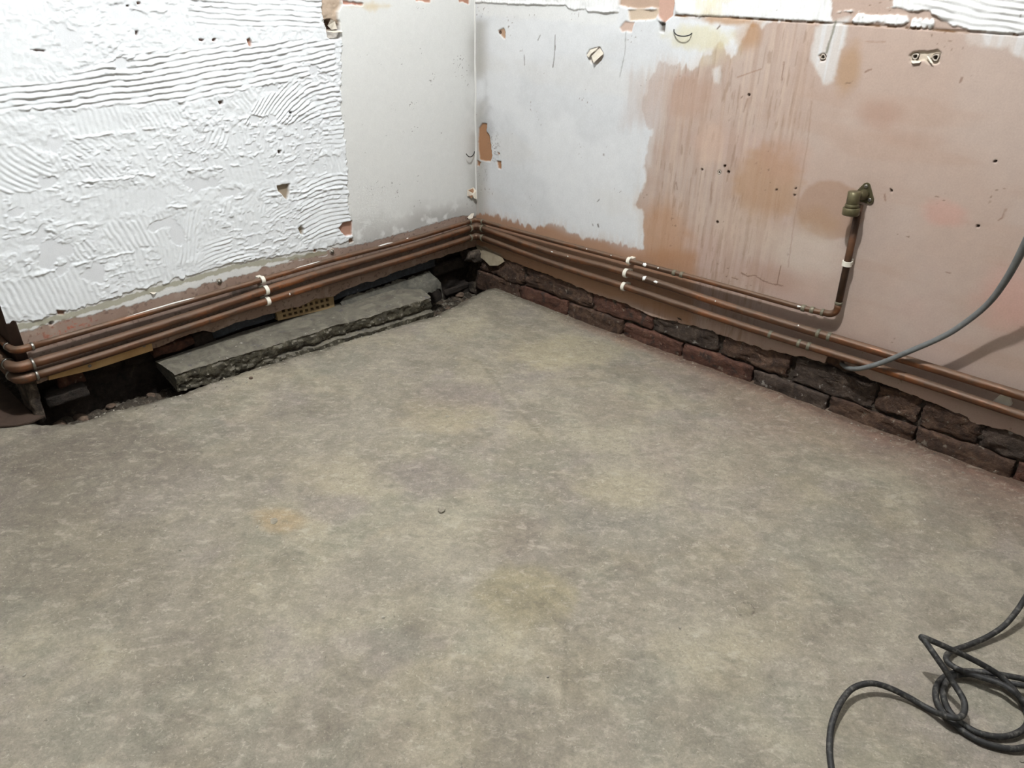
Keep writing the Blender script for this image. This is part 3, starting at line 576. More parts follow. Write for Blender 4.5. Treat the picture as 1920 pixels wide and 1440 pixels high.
# ------------------------------------------------------------------ setting: floor
EDGE = [(-2.2, .02)] + PF([(70, 792), (95, 788), (130, 786), (165, 776), (200, 765), (250, 752), (300, 739), (332, 733), (420, 705), (560, 662), (700, 620), (760, 603), (815, 590), (850, 572), (880, 556), (905, 543), (925, 537)]) + [(.02, -.085), (.1, -.085)]
def floor_z(x, y): return SL * x
def build_floor():
    xs = np.concatenate([np.linspace(-4.4, -2.4, 20)[:-1], np.linspace(-2.4, .03, 520)])
    ys = np.concatenate([np.linspace(-4.2, -2.75, 20)[:-1], np.linspace(-2.75, .10, 610), np.linspace(.10, 1.6, 12)[1:]])
    nx, ny = len(xs), len(ys)
    X = np.repeat(xs[None, :], ny, 0).ravel(); Y = np.repeat(ys[:, None], nx, 1).ravel(); N = len(X)
    n1 = fbm(X * 4, Y * 4, 101, 5); n2 = fbm(X * 14, Y * 14, 102, 5); n3 = fbm(X * 60, Y * 60, 103, 4); n4 = fbm(X * 2.2, Y * 2.2, 104)
    # grain runs with the trowel, along the room's diagonal
    g = fbm((X * .7 + Y * .7) * 70, (X * .7 - Y * .7) * 14, 105, 4)
    Z = SL * X + (n1 - .5) * .010 + (n2 - .5) * .004 + (n3 - .5) * .0018
    C = np.tile(lin((164, 158, 146)), (N, 1))
    C = mixc(C, .7 * ss(.45, .62, n1), (178, 172, 154)); C = mixc(C, .55 * ss(.52, .68, fbm(X * 5, Y * 5, 106, 5)), (144, 138, 126))
    C = mixc(C, .5 * ss(.54, .68, fbm(X * 6, Y * 6, 107, 5)), (158, 150, 146)); C = mixc(C, .4 * ss(.55, .7, fbm(X * 7, Y * 7, 108, 5)), (180, 172, 150))
    C = mixc(C, .45 * ss(.55, .7, fbm(X * 8, Y * 8, 109, 5)), (146, 146, 134)); C = mixc(C, .2 * ss(.52, .7, g), (182, 177, 162)); C = mixc(C, .40 * ss(.52, .66, n2), (140, 134, 122)); C = mixc(C, .40 * ss(.54, .68, fbm(X * 22, Y * 22, 121, 5)), (178, 172, 156))
    def blob(cx, cy, rx, ry, col, a, soft=.4, ns=1.0):
        nonlocal C
        c = fl(cx, cy); ex = np.array(fl(cx + rx, cy)) - c; ey = np.array(fl(cx, cy + ry)) - c
        Mx = np.linalg.inv(np.array([[ex[0], ey[0]], [ex[1], ey[1]]]))
        a_ = Mx[0, 0] * (X - c[0]) + Mx[0, 1] * (Y - c[1]); b_ = Mx[1, 0] * (X - c[0]) + Mx[1, 1] * (Y - c[1])
        r = np.sqrt(a_ ** 2 + b_ ** 2) + (n2 - .5) * ns + (n3 - .5) * .3
        C = mixc(C, a * ss(1 + soft, 1 - soft, r), col); return r
    for b in [(830, 775, 90, 40, (182, 172, 146), .45), (1050, 660, 110, 30, (186, 178, 152), .6), (520, 975, 46, 20, (184, 160, 122), .5), (620, 890, 90, 40, (184, 176, 154), .5), (1160, 920, 80, 40, (190, 182, 158), .5),
              (1350, 850, 130, 60, (180, 170, 154), .4), (810, 900, 60, 40, (146, 138, 134), .6), (1140, 765, 56, 34, (148, 140, 130), .55), (1010, 850, 66, 34, (148, 144, 130), .55), (1210, 1000, 110, 50, (150, 146, 138), .5), (720, 1060, 60, 40, (146, 142, 130), .6),
              (960, 1000, 60, 40, (140, 132, 120), .6), (860, 740, 80, 24, (152, 142, 138), .5), (620, 950, 60, 24, (148, 140, 138), .5), (1700, 1030, 80, 40, (150, 144, 136), .5), (1540, 980, 80, 40, (152, 148, 140), .4), (300, 1130, 140, 90, (144, 138, 128), .5), (120, 1020, 160, 120, (136, 130, 118), .5),
              (480, 840, 60, 60, (150, 144, 130), .4), (190, 850, 190, 60, (118, 110, 104), .55), (60, 900, 160, 90, (130, 122, 112), .5), (320, 900, 160, 60, (152, 146, 134), .4), (980, 1110, 80, 50, (150, 142, 118), .5), (1450, 940, 60, 40, (150, 142, 134), .4), (1100, 960, 80, 30, (148, 144, 136), .4)]: blob(*b)
    # brush marks in the screed
    r = blob(985, 1115, 90, 60, (150, 143, 118), .3)
    c0 = fl(860, 1260); ang = np.hypot(X - c0[0], Y - c0[1])
    st = ss(.4, .62, fbm(ang * 75, np.arctan2(Y - c0[1], X - c0[0]) * 5, 120, 2)); mk = ss(1.3, .6, r)
    C = mixc(C, .35 * mk * st, (182, 174, 148)); Z += .0007 * mk * st
    # brick dust along the right-hand wall
    d = -X; along = ss(-.5, -.75, Y)
    C = mixc(C, .62 * ss(.09, .0, d + (n2 - .5) * .05) * ss(-.3, -.7, Y), (150, 98, 80)); C = mixc(C, .55 * ss(.34, .03, d + (n1 - .5) * .25) * ss(-.7, -1.2, Y), (150, 122, 110))
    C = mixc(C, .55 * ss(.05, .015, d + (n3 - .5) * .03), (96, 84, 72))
    # oval crack
    r = blob(1398, 1142, 17, 13, (160, 154, 136), .2, .2, .3); C = mixc(C, .75 * ss(.13, .04, np.abs(r - 1)) * ss(.42, .5, vn(X * 50, Y * 50, 111)), (98, 92, 80))
    # old pour line curving away
    ld = line_d(X, Y, PF([(840, 655), (900, 680), (930, 712), (945, 745), (1030, 830)])); C = mixc(C, .28 * ss(.010, .002, ld + (n3 - .5) * .012) * ss(.35, .6, n2 + .1), (126, 118, 104))
    ld = line_d(X, Y, PF([(1062, 1180), (1060, 1260), (1058, 1330)])); C = mixc(C, .35 * ss(.008, .002, ld + (n3 - .5) * .006), (132, 126, 112))
    # dug-out channel beside the left wall
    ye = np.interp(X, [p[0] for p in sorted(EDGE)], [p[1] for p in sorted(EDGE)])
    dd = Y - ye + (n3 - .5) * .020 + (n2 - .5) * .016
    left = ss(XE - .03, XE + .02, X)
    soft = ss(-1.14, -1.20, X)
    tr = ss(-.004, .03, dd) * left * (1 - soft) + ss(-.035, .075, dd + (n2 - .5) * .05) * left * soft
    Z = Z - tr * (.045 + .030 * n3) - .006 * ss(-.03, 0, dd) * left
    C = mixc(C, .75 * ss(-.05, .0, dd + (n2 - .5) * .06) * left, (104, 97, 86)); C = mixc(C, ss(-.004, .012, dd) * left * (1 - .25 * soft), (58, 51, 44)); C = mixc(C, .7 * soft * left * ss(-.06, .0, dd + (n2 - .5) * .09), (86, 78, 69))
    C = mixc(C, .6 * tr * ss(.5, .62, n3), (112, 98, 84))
    # darker strip at the left end
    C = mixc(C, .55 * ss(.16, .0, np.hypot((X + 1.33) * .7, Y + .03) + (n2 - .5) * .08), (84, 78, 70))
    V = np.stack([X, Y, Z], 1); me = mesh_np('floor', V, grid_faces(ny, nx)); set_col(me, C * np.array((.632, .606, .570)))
    return tag(link('floor', me, M['floor']), kind='structure'), (xs, ys, Z.reshape(ny, nx))
floor, FZ = build_floor()
def fz(x, y):
    xs, ys, Z = FZ; return float(Z[np.argmin(abs(ys - y)), np.argmin(abs(xs - x))])

# ------------------------------------------------------------------ masonry at the foot of the right wall
def bar(name, lo, hi, m, parent, amp, seed, cuts=(120, 6), kind=None):
    """long crumbly backing: grid over the face towards the room"""
    return None
def face_strip(name, axis, a0, a1, z0, z1, off, m, parent, amp, seed, n=260, k=22, fr=28):
    A = np.linspace(a0, a1, n); B = np.linspace(z0, z1, k)
    AA = np.repeat(A[None, :], k, 0).ravel(); BB = np.repeat(B[:, None], n, 1).ravel()
    h = off + (fbm(AA * fr, BB * fr, seed) - .5) * 2 * amp
    V = np.stack([h, AA, BB], 1) if axis == 0 else np.stack([AA, h, BB], 1)
    return link(name, mesh_np(name, V, grid_faces(k, n, False)), m, parent)
face_strip('mortar', 0, .08, -2.4, -.06, .20, .012, M['mortar'], wall_right, .012, 201, 520, 44, 40)
Zc0, Zc1, Zc2 = .040, .050, .112
low = [-.20] + [wr(u, v)[0] for u, v in ((976, 552), (1066, 582), (1168, 618), (1281, 656), (1415, 696), (1558, 742), (1722, 800), (1910, 862))]
low = [0.0] + low[1:] + [low[-1] + .225, low[-1] + .45]
up = [0.02, wr(985, 530)[0]] + [wr(u, v)[0] for u, v in ((1111, 565), (1226, 605), (1354, 640), (1490, 682), (1645, 740), (1728, 770), (1842, 812))]
up = up + [up[-1] + .2, up[-1] + .42]
rnd = random.Random(5)
kinds = ['brick', 'brick2', 'brick', 'brick2', 'brick2', 'brick3', 'brick', 'brick', 'brick2', 'brick']
for i, (a, b) in enumerate(zip(low[:-1], low[1:])):
    p = rnd.uniform(-.003, .004)
    me = rough_box('brick', (-.004 - p, -b + .004, -.03), (.06, -a - .003, Zc0 + .004 + rnd.uniform(-.004, .003)), .0060, 300 + i, 10, .10)
    link('brick', me, M[kinds[i % 10]], wall_right)
kinds = ['brick', 'brick', 'brick2', 'brick3', 'brick', 'brick3', 'brick', 'brick', 'brick3', 'brick2']
for i, (a, b) in enumerate(zip(up[:-1], up[1:])):
    p = rnd.uniform(-.004, .004); gap = .014 if i in (3, 4) else .005
    me = rough_box('brick', (.000 - p, -b + gap, Zc1 + rnd.uniform(-.004, .002)), (.06, -a - .003, Zc2 + .004 + rnd.uniform(-.004, .004)), .0075, 400 + i, 10, .10)
    link('brick', me, M[kinds[i % 10]], wall_right)
for i in range(10):                                                  # third course, seen only where the plaster is broken away
    a = .06 + .225 * i
    link('brick', rough_box('brick', (.008, -a - .215, .122), (.06, -a, .19), .004, 450 + i, 3, .2), M['brick'], wall_right)

# ------------------------------------------------------------------ masonry at the foot of the left wall
face_strip('mortar', 1, XE, .06, -.08, .20, .062, M['soot'], wall_left, .012, 211, 380, 34, 26)
def lbox(name, u0, v0, u1, v1, y0, y1, m, seed, amp=.004, cuts=4, rnd_=.22):
    a = wl(u0, v0, y0); b = wl(u1, v1, y0)
    return link(name, rough_box(name, (min(a[0], b[0]), y0, min(a[1], b[1])), (max(a[0], b[0]), y1, max(a[1], b[1])), amp, seed, cuts, rnd_), M[m], wall_left)
lbox('bitumen_band', 625, 545, 816, 500, .022, .06, 'bitumen', 501, .002, 8, .1)
lbox('bitumen_band', 402, 635, 519, 570, .022, .06, 'bitumen', 502, .003, 8, .1)
for i, a in enumerate([(290, 672, 364, 632, .020, .08, 'brick2'), (366, 655, 402, 615, .026, .08, 'soot'), (164, 716, 100, 690, .03, .10, 'brick2'), (240, 690, 290, 655, .045, .10, 'soot'),
                       (815, 520, 884, 478, .030, .09, 'soot'), (92, 768, 162, 722, .005, .09, 'soot'), (838, 556, 884, 528, .05, .10, 'soot')]):
    u0, v0, u1, v1, y0, y1, m = a; lbox('brick', u0, v0, u1, v1, y0, y1, m, 510 + i)
# cement fillet between band and ledge
def fillet():
    n, k = 140, 16; T, XX = np.meshgrid(np.linspace(0, 1, k), np.linspace(-.60, -.205, n), indexing='ij'); T = T.ravel(); XX = XX.ravel()
    f1 = fbm(XX * 30, T * 3, 77) - .5; f2 = fbm(XX * 90, T * 7 + 3, 78) - .5
    wd = .030 + .030 * ss(-.40, -.26, XX)
    Y = .020 - wd * T + f1 * .016 + f2 * .006; Zz = (.098 - .006 * ss(-.5, -.25, XX)) * (1 - T) + .066 * T + f1 * .016 + f2 * .010 - .03 * (T > .99)
    Zz = Zz - .05 * ss(-.215, -.205, XX)
    return link('cement_fillet', mesh_np('cement_fillet', np.stack([XX, Y, Zz], 1), grid_faces(k, n, True)), M['cement'], wall_left)
fillet()
# corner block at the outer end of the wall, below the pipes
link('corner_stone', rough_box('corner_stone', (XE - .004, -.004, .05), (XE + .018, .10, .165), .005, 530, 5, .3), M['mortar'], wall_left)
# crumbled corner under the torn plaster
link('corner_rubble', rough_box('corner_rubble', (-.05, -.03, .085), (.02, .04, .125), .010, 533, 5, .5), M['mortar'], wall_left)

# ------------------------------------------------------------------ concrete ledge in front of the air brick
def ledge():
    n = 220; top_l, top_r = .098, .074
    fr0 = at(326, 700, 2, top_l); fr1 = at(808, 556, 2, top_r); bk0 = at(298, 682, 2, top_l); bk1 = at(797, 545, 2, top_r)
    prof = [('b', -.02), ('b', 0.0)] + [('t', k / 14) for k in range(0, 15)] + [('f', k / 14) for k in range(1, 15)]
    k2 = len(prof); t = np.linspace(0, 1, n); rows = []
    yb = np.interp(t, [0, .3, .9, 1], [.012, .03, .015, -.06]); zt = top_l * (1 - t) + top_r * t
    for j, (kk, q) in enumerate(prof):
        F0 = fr0[None] * (1 - t[:, None]) + fr1[None] * t[:, None]; B0 = bk0[None] * (1 - t[:, None]) + bk1[None] * t[:, None]
        B0[:, 1] = yb; F0[:, 1] += (fbm(t * 16, t * 0, 601) - .5) * .018 + (fbm(t * 70, t * 0, 605) - .5) * .008
        zf = SL * F0[:, 0]
        if kk == 'b': P_ = B0.copy(); P_[:, 1] += .006; P_[:, 2] = zt + q
        elif kk == 't':
            P_ = B0 * (1 - q) + F0 * q
            P_[:, 2] = zt + (fbm(t * 14, t * 0 + q * 3, 602) - .5) * .005 + (fbm(t * 80, t * 0 + q * 9, 606) - .5) * .003 - .004 * max(0, q - .9) / .1
        else:
            P_ = F0.copy()
            P_[:, 2] = (zt - .004) * (1 - q) + (zf - .012) * q
            P_[:, 1] += (fbm(t * 40, t * 0 + q * 4, 603, 4) - .5) * .020 + (fbm(t * 140, t * 0 + q * 12, 604) - .5) * .007
            crack = .62 + .10 * (fbm(t * 6, t * 0, 607) - .5)
            P_[:, 1] += .014 * np.exp(-((q - crack) / .05) ** 2) * ss(.25, .4, t) - .010 * ss(crack, crack + .1, q + 0 * t) * ss(.25, .5, t)
        rows.append(P_)
    V = np.concatenate(rows)
    f = grid_faces(k2, n, True).tolist()
    me = bpy.data.meshes.new('concrete_ledge')
    f += [tuple(j * n for j in range(k2)), tuple(j * n + n - 1 for j in range(k2))[::-1]]
    me.from_pydata(V.tolist(), [], f); me.update()
    bm = bmesh.new(); bm.from_mesh(me); bmesh.ops.recalc_face_normals(bm, faces=bm.faces); bm.to_mesh(me); bm.free()
    o = link('concrete_ledge', me, M['concrete'])
    me.materials.append(M['mossy']); nr = np.zeros(len(me.polygons) * 3); me.polygons.foreach_get('normal', nr)
    me.polygons.foreach_set('material_index', ((np.abs(nr.reshape(-1, 3)[:, 2]) < .55)).astype(np.int32))
    me.set_sharp_from_angle(angle=.9)
    return tag(o, 'long rough concrete ledge lying at the foot of the wall below the air brick', 'ledge')
ledge()

# ------------------------------------------------------------------ air brick
def air_brick():
    tl = np.array(wl(516, 580, .016)); tr_ = np.array(wl(624, 551, .016)); bl = np.array(wl(521, 601, .016)); br = np.array(wl(627, 576, .016))
    nxc, nzr = 9, 2; us = [0]; pad = .07
    cw = (1 - 2 * pad) / nxc
    for i in range(nxc): us += [pad + i * cw + cw * .22, pad + i * cw + cw * .78]
    us.append(1); vs_ = [0, .17, .40, .58, .81, 1.0]
    bm = bmesh.new()
    def P(u, v, y): q = (bl * (1 - u) + br * u) * (1 - v) + (tl * (1 - u) + tr_ * u) * v; return bm.verts.new((q[0], y, q[1]))
    gf = {}; gb = {}
    for i, u in enumerate(us):
        for j, v in enumerate(vs_): gf[i, j] = P(u, v, .014); gb[i, j] = P(u, v, .055)
    hole = lambda i, j: (i % 2 == 1) and (j in (1, 3)) and (1 <= i < len(us) - 2)
    for i in range(len(us) - 1):
        for j in range(5):
            q = [(i, j), (i + 1, j), (i + 1, j + 1), (i, j + 1)]
            if not hole(i, j): bm.faces.new([gf[k] for k in q])
            else:
                for a in range(4):
                    k0, k1 = q[a], q[(a + 1) % 4]; bm.faces.new([gf[k0], gf[k1], gb[k1], gb[k0]])
    n = len(us) - 1
    for i in range(n):
        bm.faces.new([gf[i + 1, 0], gf[i, 0], gb[i, 0], gb[i + 1, 0]]); bm.faces.new([gf[i, 5], gf[i + 1, 5], gb[i + 1, 5], gb[i, 5]])
    for j in range(5):
        bm.faces.new([gf[0, j], gf[0, j + 1], gb[0, j + 1], gb[0, j]]); bm.faces.new([gf[n, j + 1], gf[n, j], gb[n, j], gb[n, j + 1]])
    bmesh.ops.recalc_face_normals(bm, faces=bm.faces)
    o = link('air_brick', bm_mesh('air_brick', bm), M['clay'], None, False)
    return tag(o, 'buff clay air brick with two rows of square holes behind the concrete ledge', 'air brick')
air_brick()

# ------------------------------------------------------------------ copper pipes
SO = -.023
def pipe_group(label): return empty('copper_pipe', label, 'pipe')
def arc_corner(p0, c, p1, r, n=8):
    c = np.array(c); d0 = (np.array(p0) - c); d0 /= np.linalg.norm(d0); d1 = (np.array(p1) - c); d1 /= np.linalg.norm(d1)
    out = []
    for k in range(n + 1):
        t = k / n; a = c + d0 * r * (1 - t) ** 2 + d1 * r * t ** 2; out.append(a)
    return np.array(out)
def ring(name, p, axis, r, ln, m, parent):
    p = np.array(p); axis = np.array(axis, float); axis /= np.linalg.norm(axis)
    path = [p - axis * ln / 2, p - axis * ln * .38, p + axis * ln * .38, p + axis * ln / 2]
    return link(name, tube(name, path, [r * .93, r, r, r * .93], 18), m, parent)
def run(parent, pts, r, sub=6): return link('pipe_length', tube('pipe_length', catmull(pts, sub), r, 16), M['copper'], parent)
def splash(parent, p, nrm, axis, r, sx, sz, seed):
    """paint splash hugging the pipe surface"""
    p = np.array(p); axis = np.array(axis, float) / np.linalg.norm(axis); nrm = np.array(nrm, float); nrm -= axis * (nrm @ axis); nrm /= np.linalg.norm(nrm); b = np.cross(axis, nrm)
    V = []; n = 14; rs = np.random.RandomState(seed)
    wob = 1 + .35 * rs.uniform(-1, 1, n)
    for k, sc in enumerate((0, .6, 1.0)):
        for i in range(n):
            a = 2 * math.pi * i / n; u = math.cos(a) * sx * sc * wob[i]; v = math.sin(a) * sz * sc * wob[i]
            th = v / r; rr = r + (.0018, .0014, -.0006)[k]
            V.append(p + axis * u + nrm * rr * math.cos(th) + b * rr * math.sin(th))
    f = [tuple(range(n))] + [(k * n + i, k * n + (i + 1) % n, (k + 1) * n + (i + 1) % n, (k + 1) * n + i) for k in range(2) for i in range(n)]
    me = bpy.data.meshes.new('paint_splash'); me.from_pydata([tuple(v) for v in V], [], f); me.update()
    bm = bmesh.new(); bm.from_mesh(me); bmesh.ops.recalc_face_normals(bm, faces=bm.faces); bm.to_mesh(me); bm.free()
    return link('paint_splash', me, M['white'], parent)

ZP = {1: ([(0, .246), (.35, .252), (.68, .261), (.95, .268), (1.22, .272), (1.31, .279)], [(0, .246), (.34, .245), (.68, .253), (1.03, .254), (1.47, .255)], .0075),
      2: ([(0, .223), (.35, .212), (.68, .221), (1.07, .216), (1.42, .219), (1.75, .219), (2.3, .22)], [(0, .223), (.34, .2205), (.68, .225), (.87, .222), (1.04, .216), (1.32, .2135), (1.475, .215)], .011),
      3: ([(0, .188), (.35, .177), (.68, .176), (1.1, .173), (1.43, .177), (1.75, .174), (2.3, .174)], [(0, .188), (.34, .186), (.68, .190), (.87, .1895), (1.04, .187), (1.32, .1835), (1.475, .185)], .0105)}
ZP = {k: ([(a, z - .0026) for a, z in R0], [(a, z - .0026) for a, z in L0], r0) for k, (R0, L0, r0) in ZP.items()}
def zpR(k, s): return float(np.interp(s, *zip(*ZP[k][0])))
def zpL(k, s): return float(np.interp(s, *zip(*ZP[k][1])))
nm = {1: 'thin copper pipe, topmost of three along both walls, rising to a brass elbow', 2: 'thick copper pipe, middle one of three running along both walls', 3: 'copper pipe, lowest of three running along both walls'}
PIPE = {}
for k in (1, 2, 3):
    R_, L_, r = ZP[k]; g = pipe_group(nm[k]); PIPE[k] = g
    g.location = (0, 0, 0)
    er = .02
    xo = SO + (0 if k == 1 else -.002)
    c = np.array((xo, xo, R_[0][1]))
    # corner elbow with collars
    pr = (xo, -.3, zpR(k, .3)); pl = (-.3, xo, zpL(k, .3))
    e = arc_corner((xo, xo - .1, R_[0][1]), c, (xo - .1, xo, R_[0][1]), er)
    ex = np.concatenate([[e[0] + np.array((0, -.012, 0))], e, [e[-1] + np.array((-.012, 0, 0))]])
    el = link('elbow', tube('elbow', ex, r * 1.12, 16), M['copper'], g)
    ring('collar', ex[0], (0, 1, 0), r * 1.26, .006, M['solder'], el); ring('collar', ex[-1], (1, 0, 0), r * 1.26, .006, M['solder'], el)
    # right-hand run
    ptsR = [(xo, xo - er, R_[0][1])] + [(xo, -s, z) for s, z in R_[1:]]
    if k == 1:
        end = np.array((xo, -1.3050, .2770)); top = at(1612, 384, 0, -.022)
        ptsR = ptsR[:-1] + [(xo, -1.2855, .2740)]
        run(g, ptsR, r)
        e2 = arc_corner(ptsR[-1], end, top, .020)
        e2 = np.concatenate([[e2[0] + np.array((0, .014, -.001))], e2, [e2[-1] + (top - end) / np.linalg.norm(top - end) * .012]])
        el = link('elbow', tube('elbow', e2, r * 1.15, 16), M['copper'], g)
        ring('collar', e2[0], (0, 1, 0), r * 1.32, .007, M['solder'], el); ring('collar', e2[-1], top - end, r * 1.3, .007, M['solder'], el)
        link('riser', tube('riser', [e2[-2], (e2[-2] + top) / 2, top], .0085, 16), M['copper_dark'], g)
        for s in (wr(1512, 580)[0], wr(1528, 585)[0], wr(1272, 513)[0], wr(1286, 517)[0]):
            ring('joint', (xo, -s, zpR(1, s)), (0, 1, 0), r * 1.22, .010, M['solder'], g)
    else:
        run(g, ptsR, r)
    # left-hand run and the elbow round the end of the wall
    ptsL = [(xo - er, xo, L_[0][1])] + [(-s, xo, z) for s, z in L_[1:]]
    run(g, ptsL, r)
    xl = -(L_[-1][0] + .03 + (.006 if k > 1 else 0)); cL = np.array((xl, xo, L_[-1][1]))
    e = arc_corner((-.5, xo, L_[-1][1]), cL, (xl, .4, L_[-1][1]), .026)
    e = np.concatenate([[e[0] + np.array((.012, 0, 0))], e, [e[-1] + np.array((0, .012, 0))]])
    el = link('elbow', tube('elbow', e, r * 1.18, 16), M['copper'], g)
    ring('collar', e[0], (1, 0, 0), r * 1.34, .006, M['steel'], el); ring('collar', e[-1], (0, 1, 0), r * 1.34, .006, M['steel'], el)
    run(g, [(xl, .0, L_[-1][1]), (xl, .5, L_[-1][1]), (xl, 1.2, L_[-1][1])], r)
for k, u, v in ((2, 1536, 622), (2, 1556, 629), (3, 1500, 641), (3, 1518, 647), (3, 1446, 624)):
    s = wr(u, v, SO)[0]; ring('joint', (SO - .002, -s, zpR(k, s)), (0, 1, 0), ZP[k][2] * 1.1, .009, M['solder'], PIPE[k])
cn = (-.75, -.4, .5)
for k, u, v, sx, sz, sd in ((1, 1211, 496, .0075, .0085, 1), (1, 1236, 501, .003, .003, 2), (2, 1211, 526, .0075, .010, 3), (2, 1234, 526, .008, .004, 4), (2, 1039, 463, .005, .002, 5), (2, 1069, 472, .002, .002, 6), (1, 1102, 469, .002, .002, 7), (1, 1148, 479, .002, .002, 8), (1, 1500, 574, .007, .003, 9), (2, 1345, 563, .002, .002, 10), (2, 1500, 606, .002, .002, 11)):
    s = wr(u, v, SO)[0]; splash(PIPE[k], (SO - (0 if k == 1 else .002), -s, zpR(k, s)), cn if v < 590 else (-.6, -.2, .8), (0, 1, 0), ZP[k][2], sx, sz, sd)
for k, u, v, sx, sz, sd in ((1, 310, 575, .11, .0022, 21), (1, 575, 498, .05, .0013, 22), (1, 720, 463, .03, .0022, 23), (3, 539, 550, .002, .004, 24), (1, 763, 448, .004, .002, 25)):
    s = -wl(u, v, SO)[0]; splash(PIPE[k], (-s, SO - (0 if k == 1 else .002), zpL(k, s)), (-.2, -.35, .95) if k == 1 else (-.3, -.9, .3), (1, 0, 0), ZP[k][2], sx, sz, sd)

# ------------------------------------------------------------------ white pipe clips
def clip(c, axis, out, r, label, wdt=.011):
    """saddle clip: c pipe centre, axis along pipe, out away from wall"""
    c = np.array(c); A = np.array(axis, float); A /= np.linalg.norm(A); O = np.array(out, float); B = np.cross(A, O)
    t = empty('pipe_clip', label, 'pipe clip', 'white plastic pipe clips')
    t.location = tuple(c)
    ro, ri = r + .0032, r + .0002; n = 20; V = []; a0 = math.radians(38)
    for i in range(n + 1):
        a = a0 + (2 * math.pi - 2 * a0) * i / n + math.pi           # opens towards the wall side
        d = O * math.cos(a) + B * math.sin(a)
        for rr, h in ((ri, -1), (ro, -1), (ro, 1), (ri, 1)): V.append(d * rr + A * h * wdt / 2)
    f = []
    for i in range(n):
        for j in range(4): k = (j + 1) % 4; f.append((i * 4 + j, i * 4 + k, (i + 1) * 4 + k, (i + 1) * 4 + j))
    f += [(0, 1, 2, 3), tuple(n * 4 + j for j in (3, 2, 1, 0))]
    me = bpy.data.meshes.new('strap'); me.from_pydata([tuple(v) for v in V], [], f); me.update()
    bm = bmesh.new(); bm.from_mesh(me); bmesh.ops.recalc_face_normals(bm, faces=bm.faces); bm.to_mesh(me); bm.free()
    o = link('strap', me, M['clip'], t, False)
    d = abs(c @ O) if True else 0
    me = prism('base', [(-.007, -.0075), (.007, -.0075), (.007, .0075), (-.007, .0075)], d - r * .8, (-O * d, A, B, O))
    link('base', me, M['clip'], t, False)
    return t
for k, u, v, what in ((1, 1180, 488, 'topmost'), (2, 1175, 513, 'middle'), (3, 1171, 536, 'lowest')):
    s = wr(u, v, SO)[0]; clip((SO - (0 if k == 1 else .002), -s, zpR(k, s)), (0, 1, 0), (-1, 0, 0), ZP[k][2], 'white plastic pipe clip on the %s pipe along the stained pink wall' % what)
for k, u, v, what in ((1, 491, 523, 'topmost'), (2, 497, 542, 'middle'), (3, 500, 564, 'lowest')):
    s = -wl(u, v, SO)[0]; clip((-s, SO - (0 if k == 1 else .002), zpL(k, s)), (1, 0, 0), (0, -1, 0), ZP[k][2], 'white plastic pipe clip on the %s pipe, above the air brick' % what)
tt = (.415 - .2795) / (.56 - .2795)
_t = at(1612, 384, 0, -.022); _e = np.array((SO, -1.3050, .2770)); tt = (.412 - _e[2]) / (_t[2] - _e[2])
clip(tuple(_e + (_t - _e) * tt), tuple(_t - _e), (-1, 0, 0), .0085, 'white plastic pipe clip holding the upright copper pipe', .012)

# ------------------------------------------------------------------ brass wall-plate elbow
def wall_elbow():
    t = empty('wall_plate_elbow', 'tarnished brass wall-plate elbow at the top of the upright pipe', 'pipe fitting')
    pc = at(1621, 364, 0, 0); t.location = tuple(pc)
    top = at(1602.5, 359, 0, -.044) - pc; bot = at(1594.5, 403, 0, -.044) - pc
    tri = []
    for ang in (88, 208, 328):
        cx, cz = .019 * math.cos(math.radians(ang)), .019 * math.sin(math.radians(ang))
        for k in range(-3, 4): a = math.radians(ang + k * 20); tri.append((cx + .0085 * math.cos(a), cz + .0085 * math.sin(a)))
    link('back_plate', prism('back_plate', tri, .004, ((0, 0, 0), (0, -1, 0), (0, 0, 1), (-1, 0, 0))), M['brass'], t, False)
    for ang in (88, 208, 328):
        q = np.array((-.004, -.019 * math.cos(math.radians(ang)), .019 * math.sin(math.radians(ang))))
        link('screw', tube('screw', [q + (.002, 0, 0), q - np.array((.0015, 0, 0)), q - np.array((.0022, 0, 0))], [.0045, .0045, .0030], 12), M['steel'], t)
    p = lambda h: top * (1 - h) + bot * h
    link('boss', tube('boss', [(0, 0, 0), (-.010, 0, 0), p(.24)], [.0135, .0115, .0115], 18), M['brass'], t)
    link('body', tube('body', [p(.0), p(.012), p(.52), p(.56)], [.0128, .0142, .0142, .0130], 24), M['brass'], t)
    link('rim', tube('rim', [p(.53), p(.55), p(.66), p(.68)], [.0150, .0160, .0160, .0150], 24), M['brass'], t)
    link('nut', tube('nut', [p(.68), p(.70), p(.97), p(1.0)], [.0180, .0192, .0192, .0178], 24), M['brass'], t)
    return t
wall_elbow()

# ------------------------------------------------------------------ timber batten under the pipes
def batten():
    a = wl(92, 712, -.012); b = wl(285, 640, -.012); c = wl(288, 655, -.012); d = wl(92, 704, -.012)
    t = empty('timber_batten', 'short raw timber batten screwed under the copper pipes at the left', 'batten'); t.location = (a[0], 0, a[1])
    pts = [(92, 713), (180, 692), (287, 657), (284, 640), (180, 668), (92, 700)]
    q = [(wl(u, v, -.010)[0] - a[0], wl(u, v, -.010)[1] - a[1]) for u, v in pts]
    bd = link('board', prism('board', q, .013, ((0, -.010, 0), (1, 0, 0), (0, 0, 1), (0, 1, 0))), M['timber'], t, False)
    for u, v in ((270, 648), (168, 686)):
        s = wl(u, v, -.010); p = np.array((s[0] - a[0], -.010, s[1] - a[1]))
        link('screw', tube('screw', [p + (0, .002, 0), p - np.array((0, .0012, 0)), p - np.array((0, .0016, 0))], [.0042, .0042, .0022], 12), M['steel'], t)
batten()

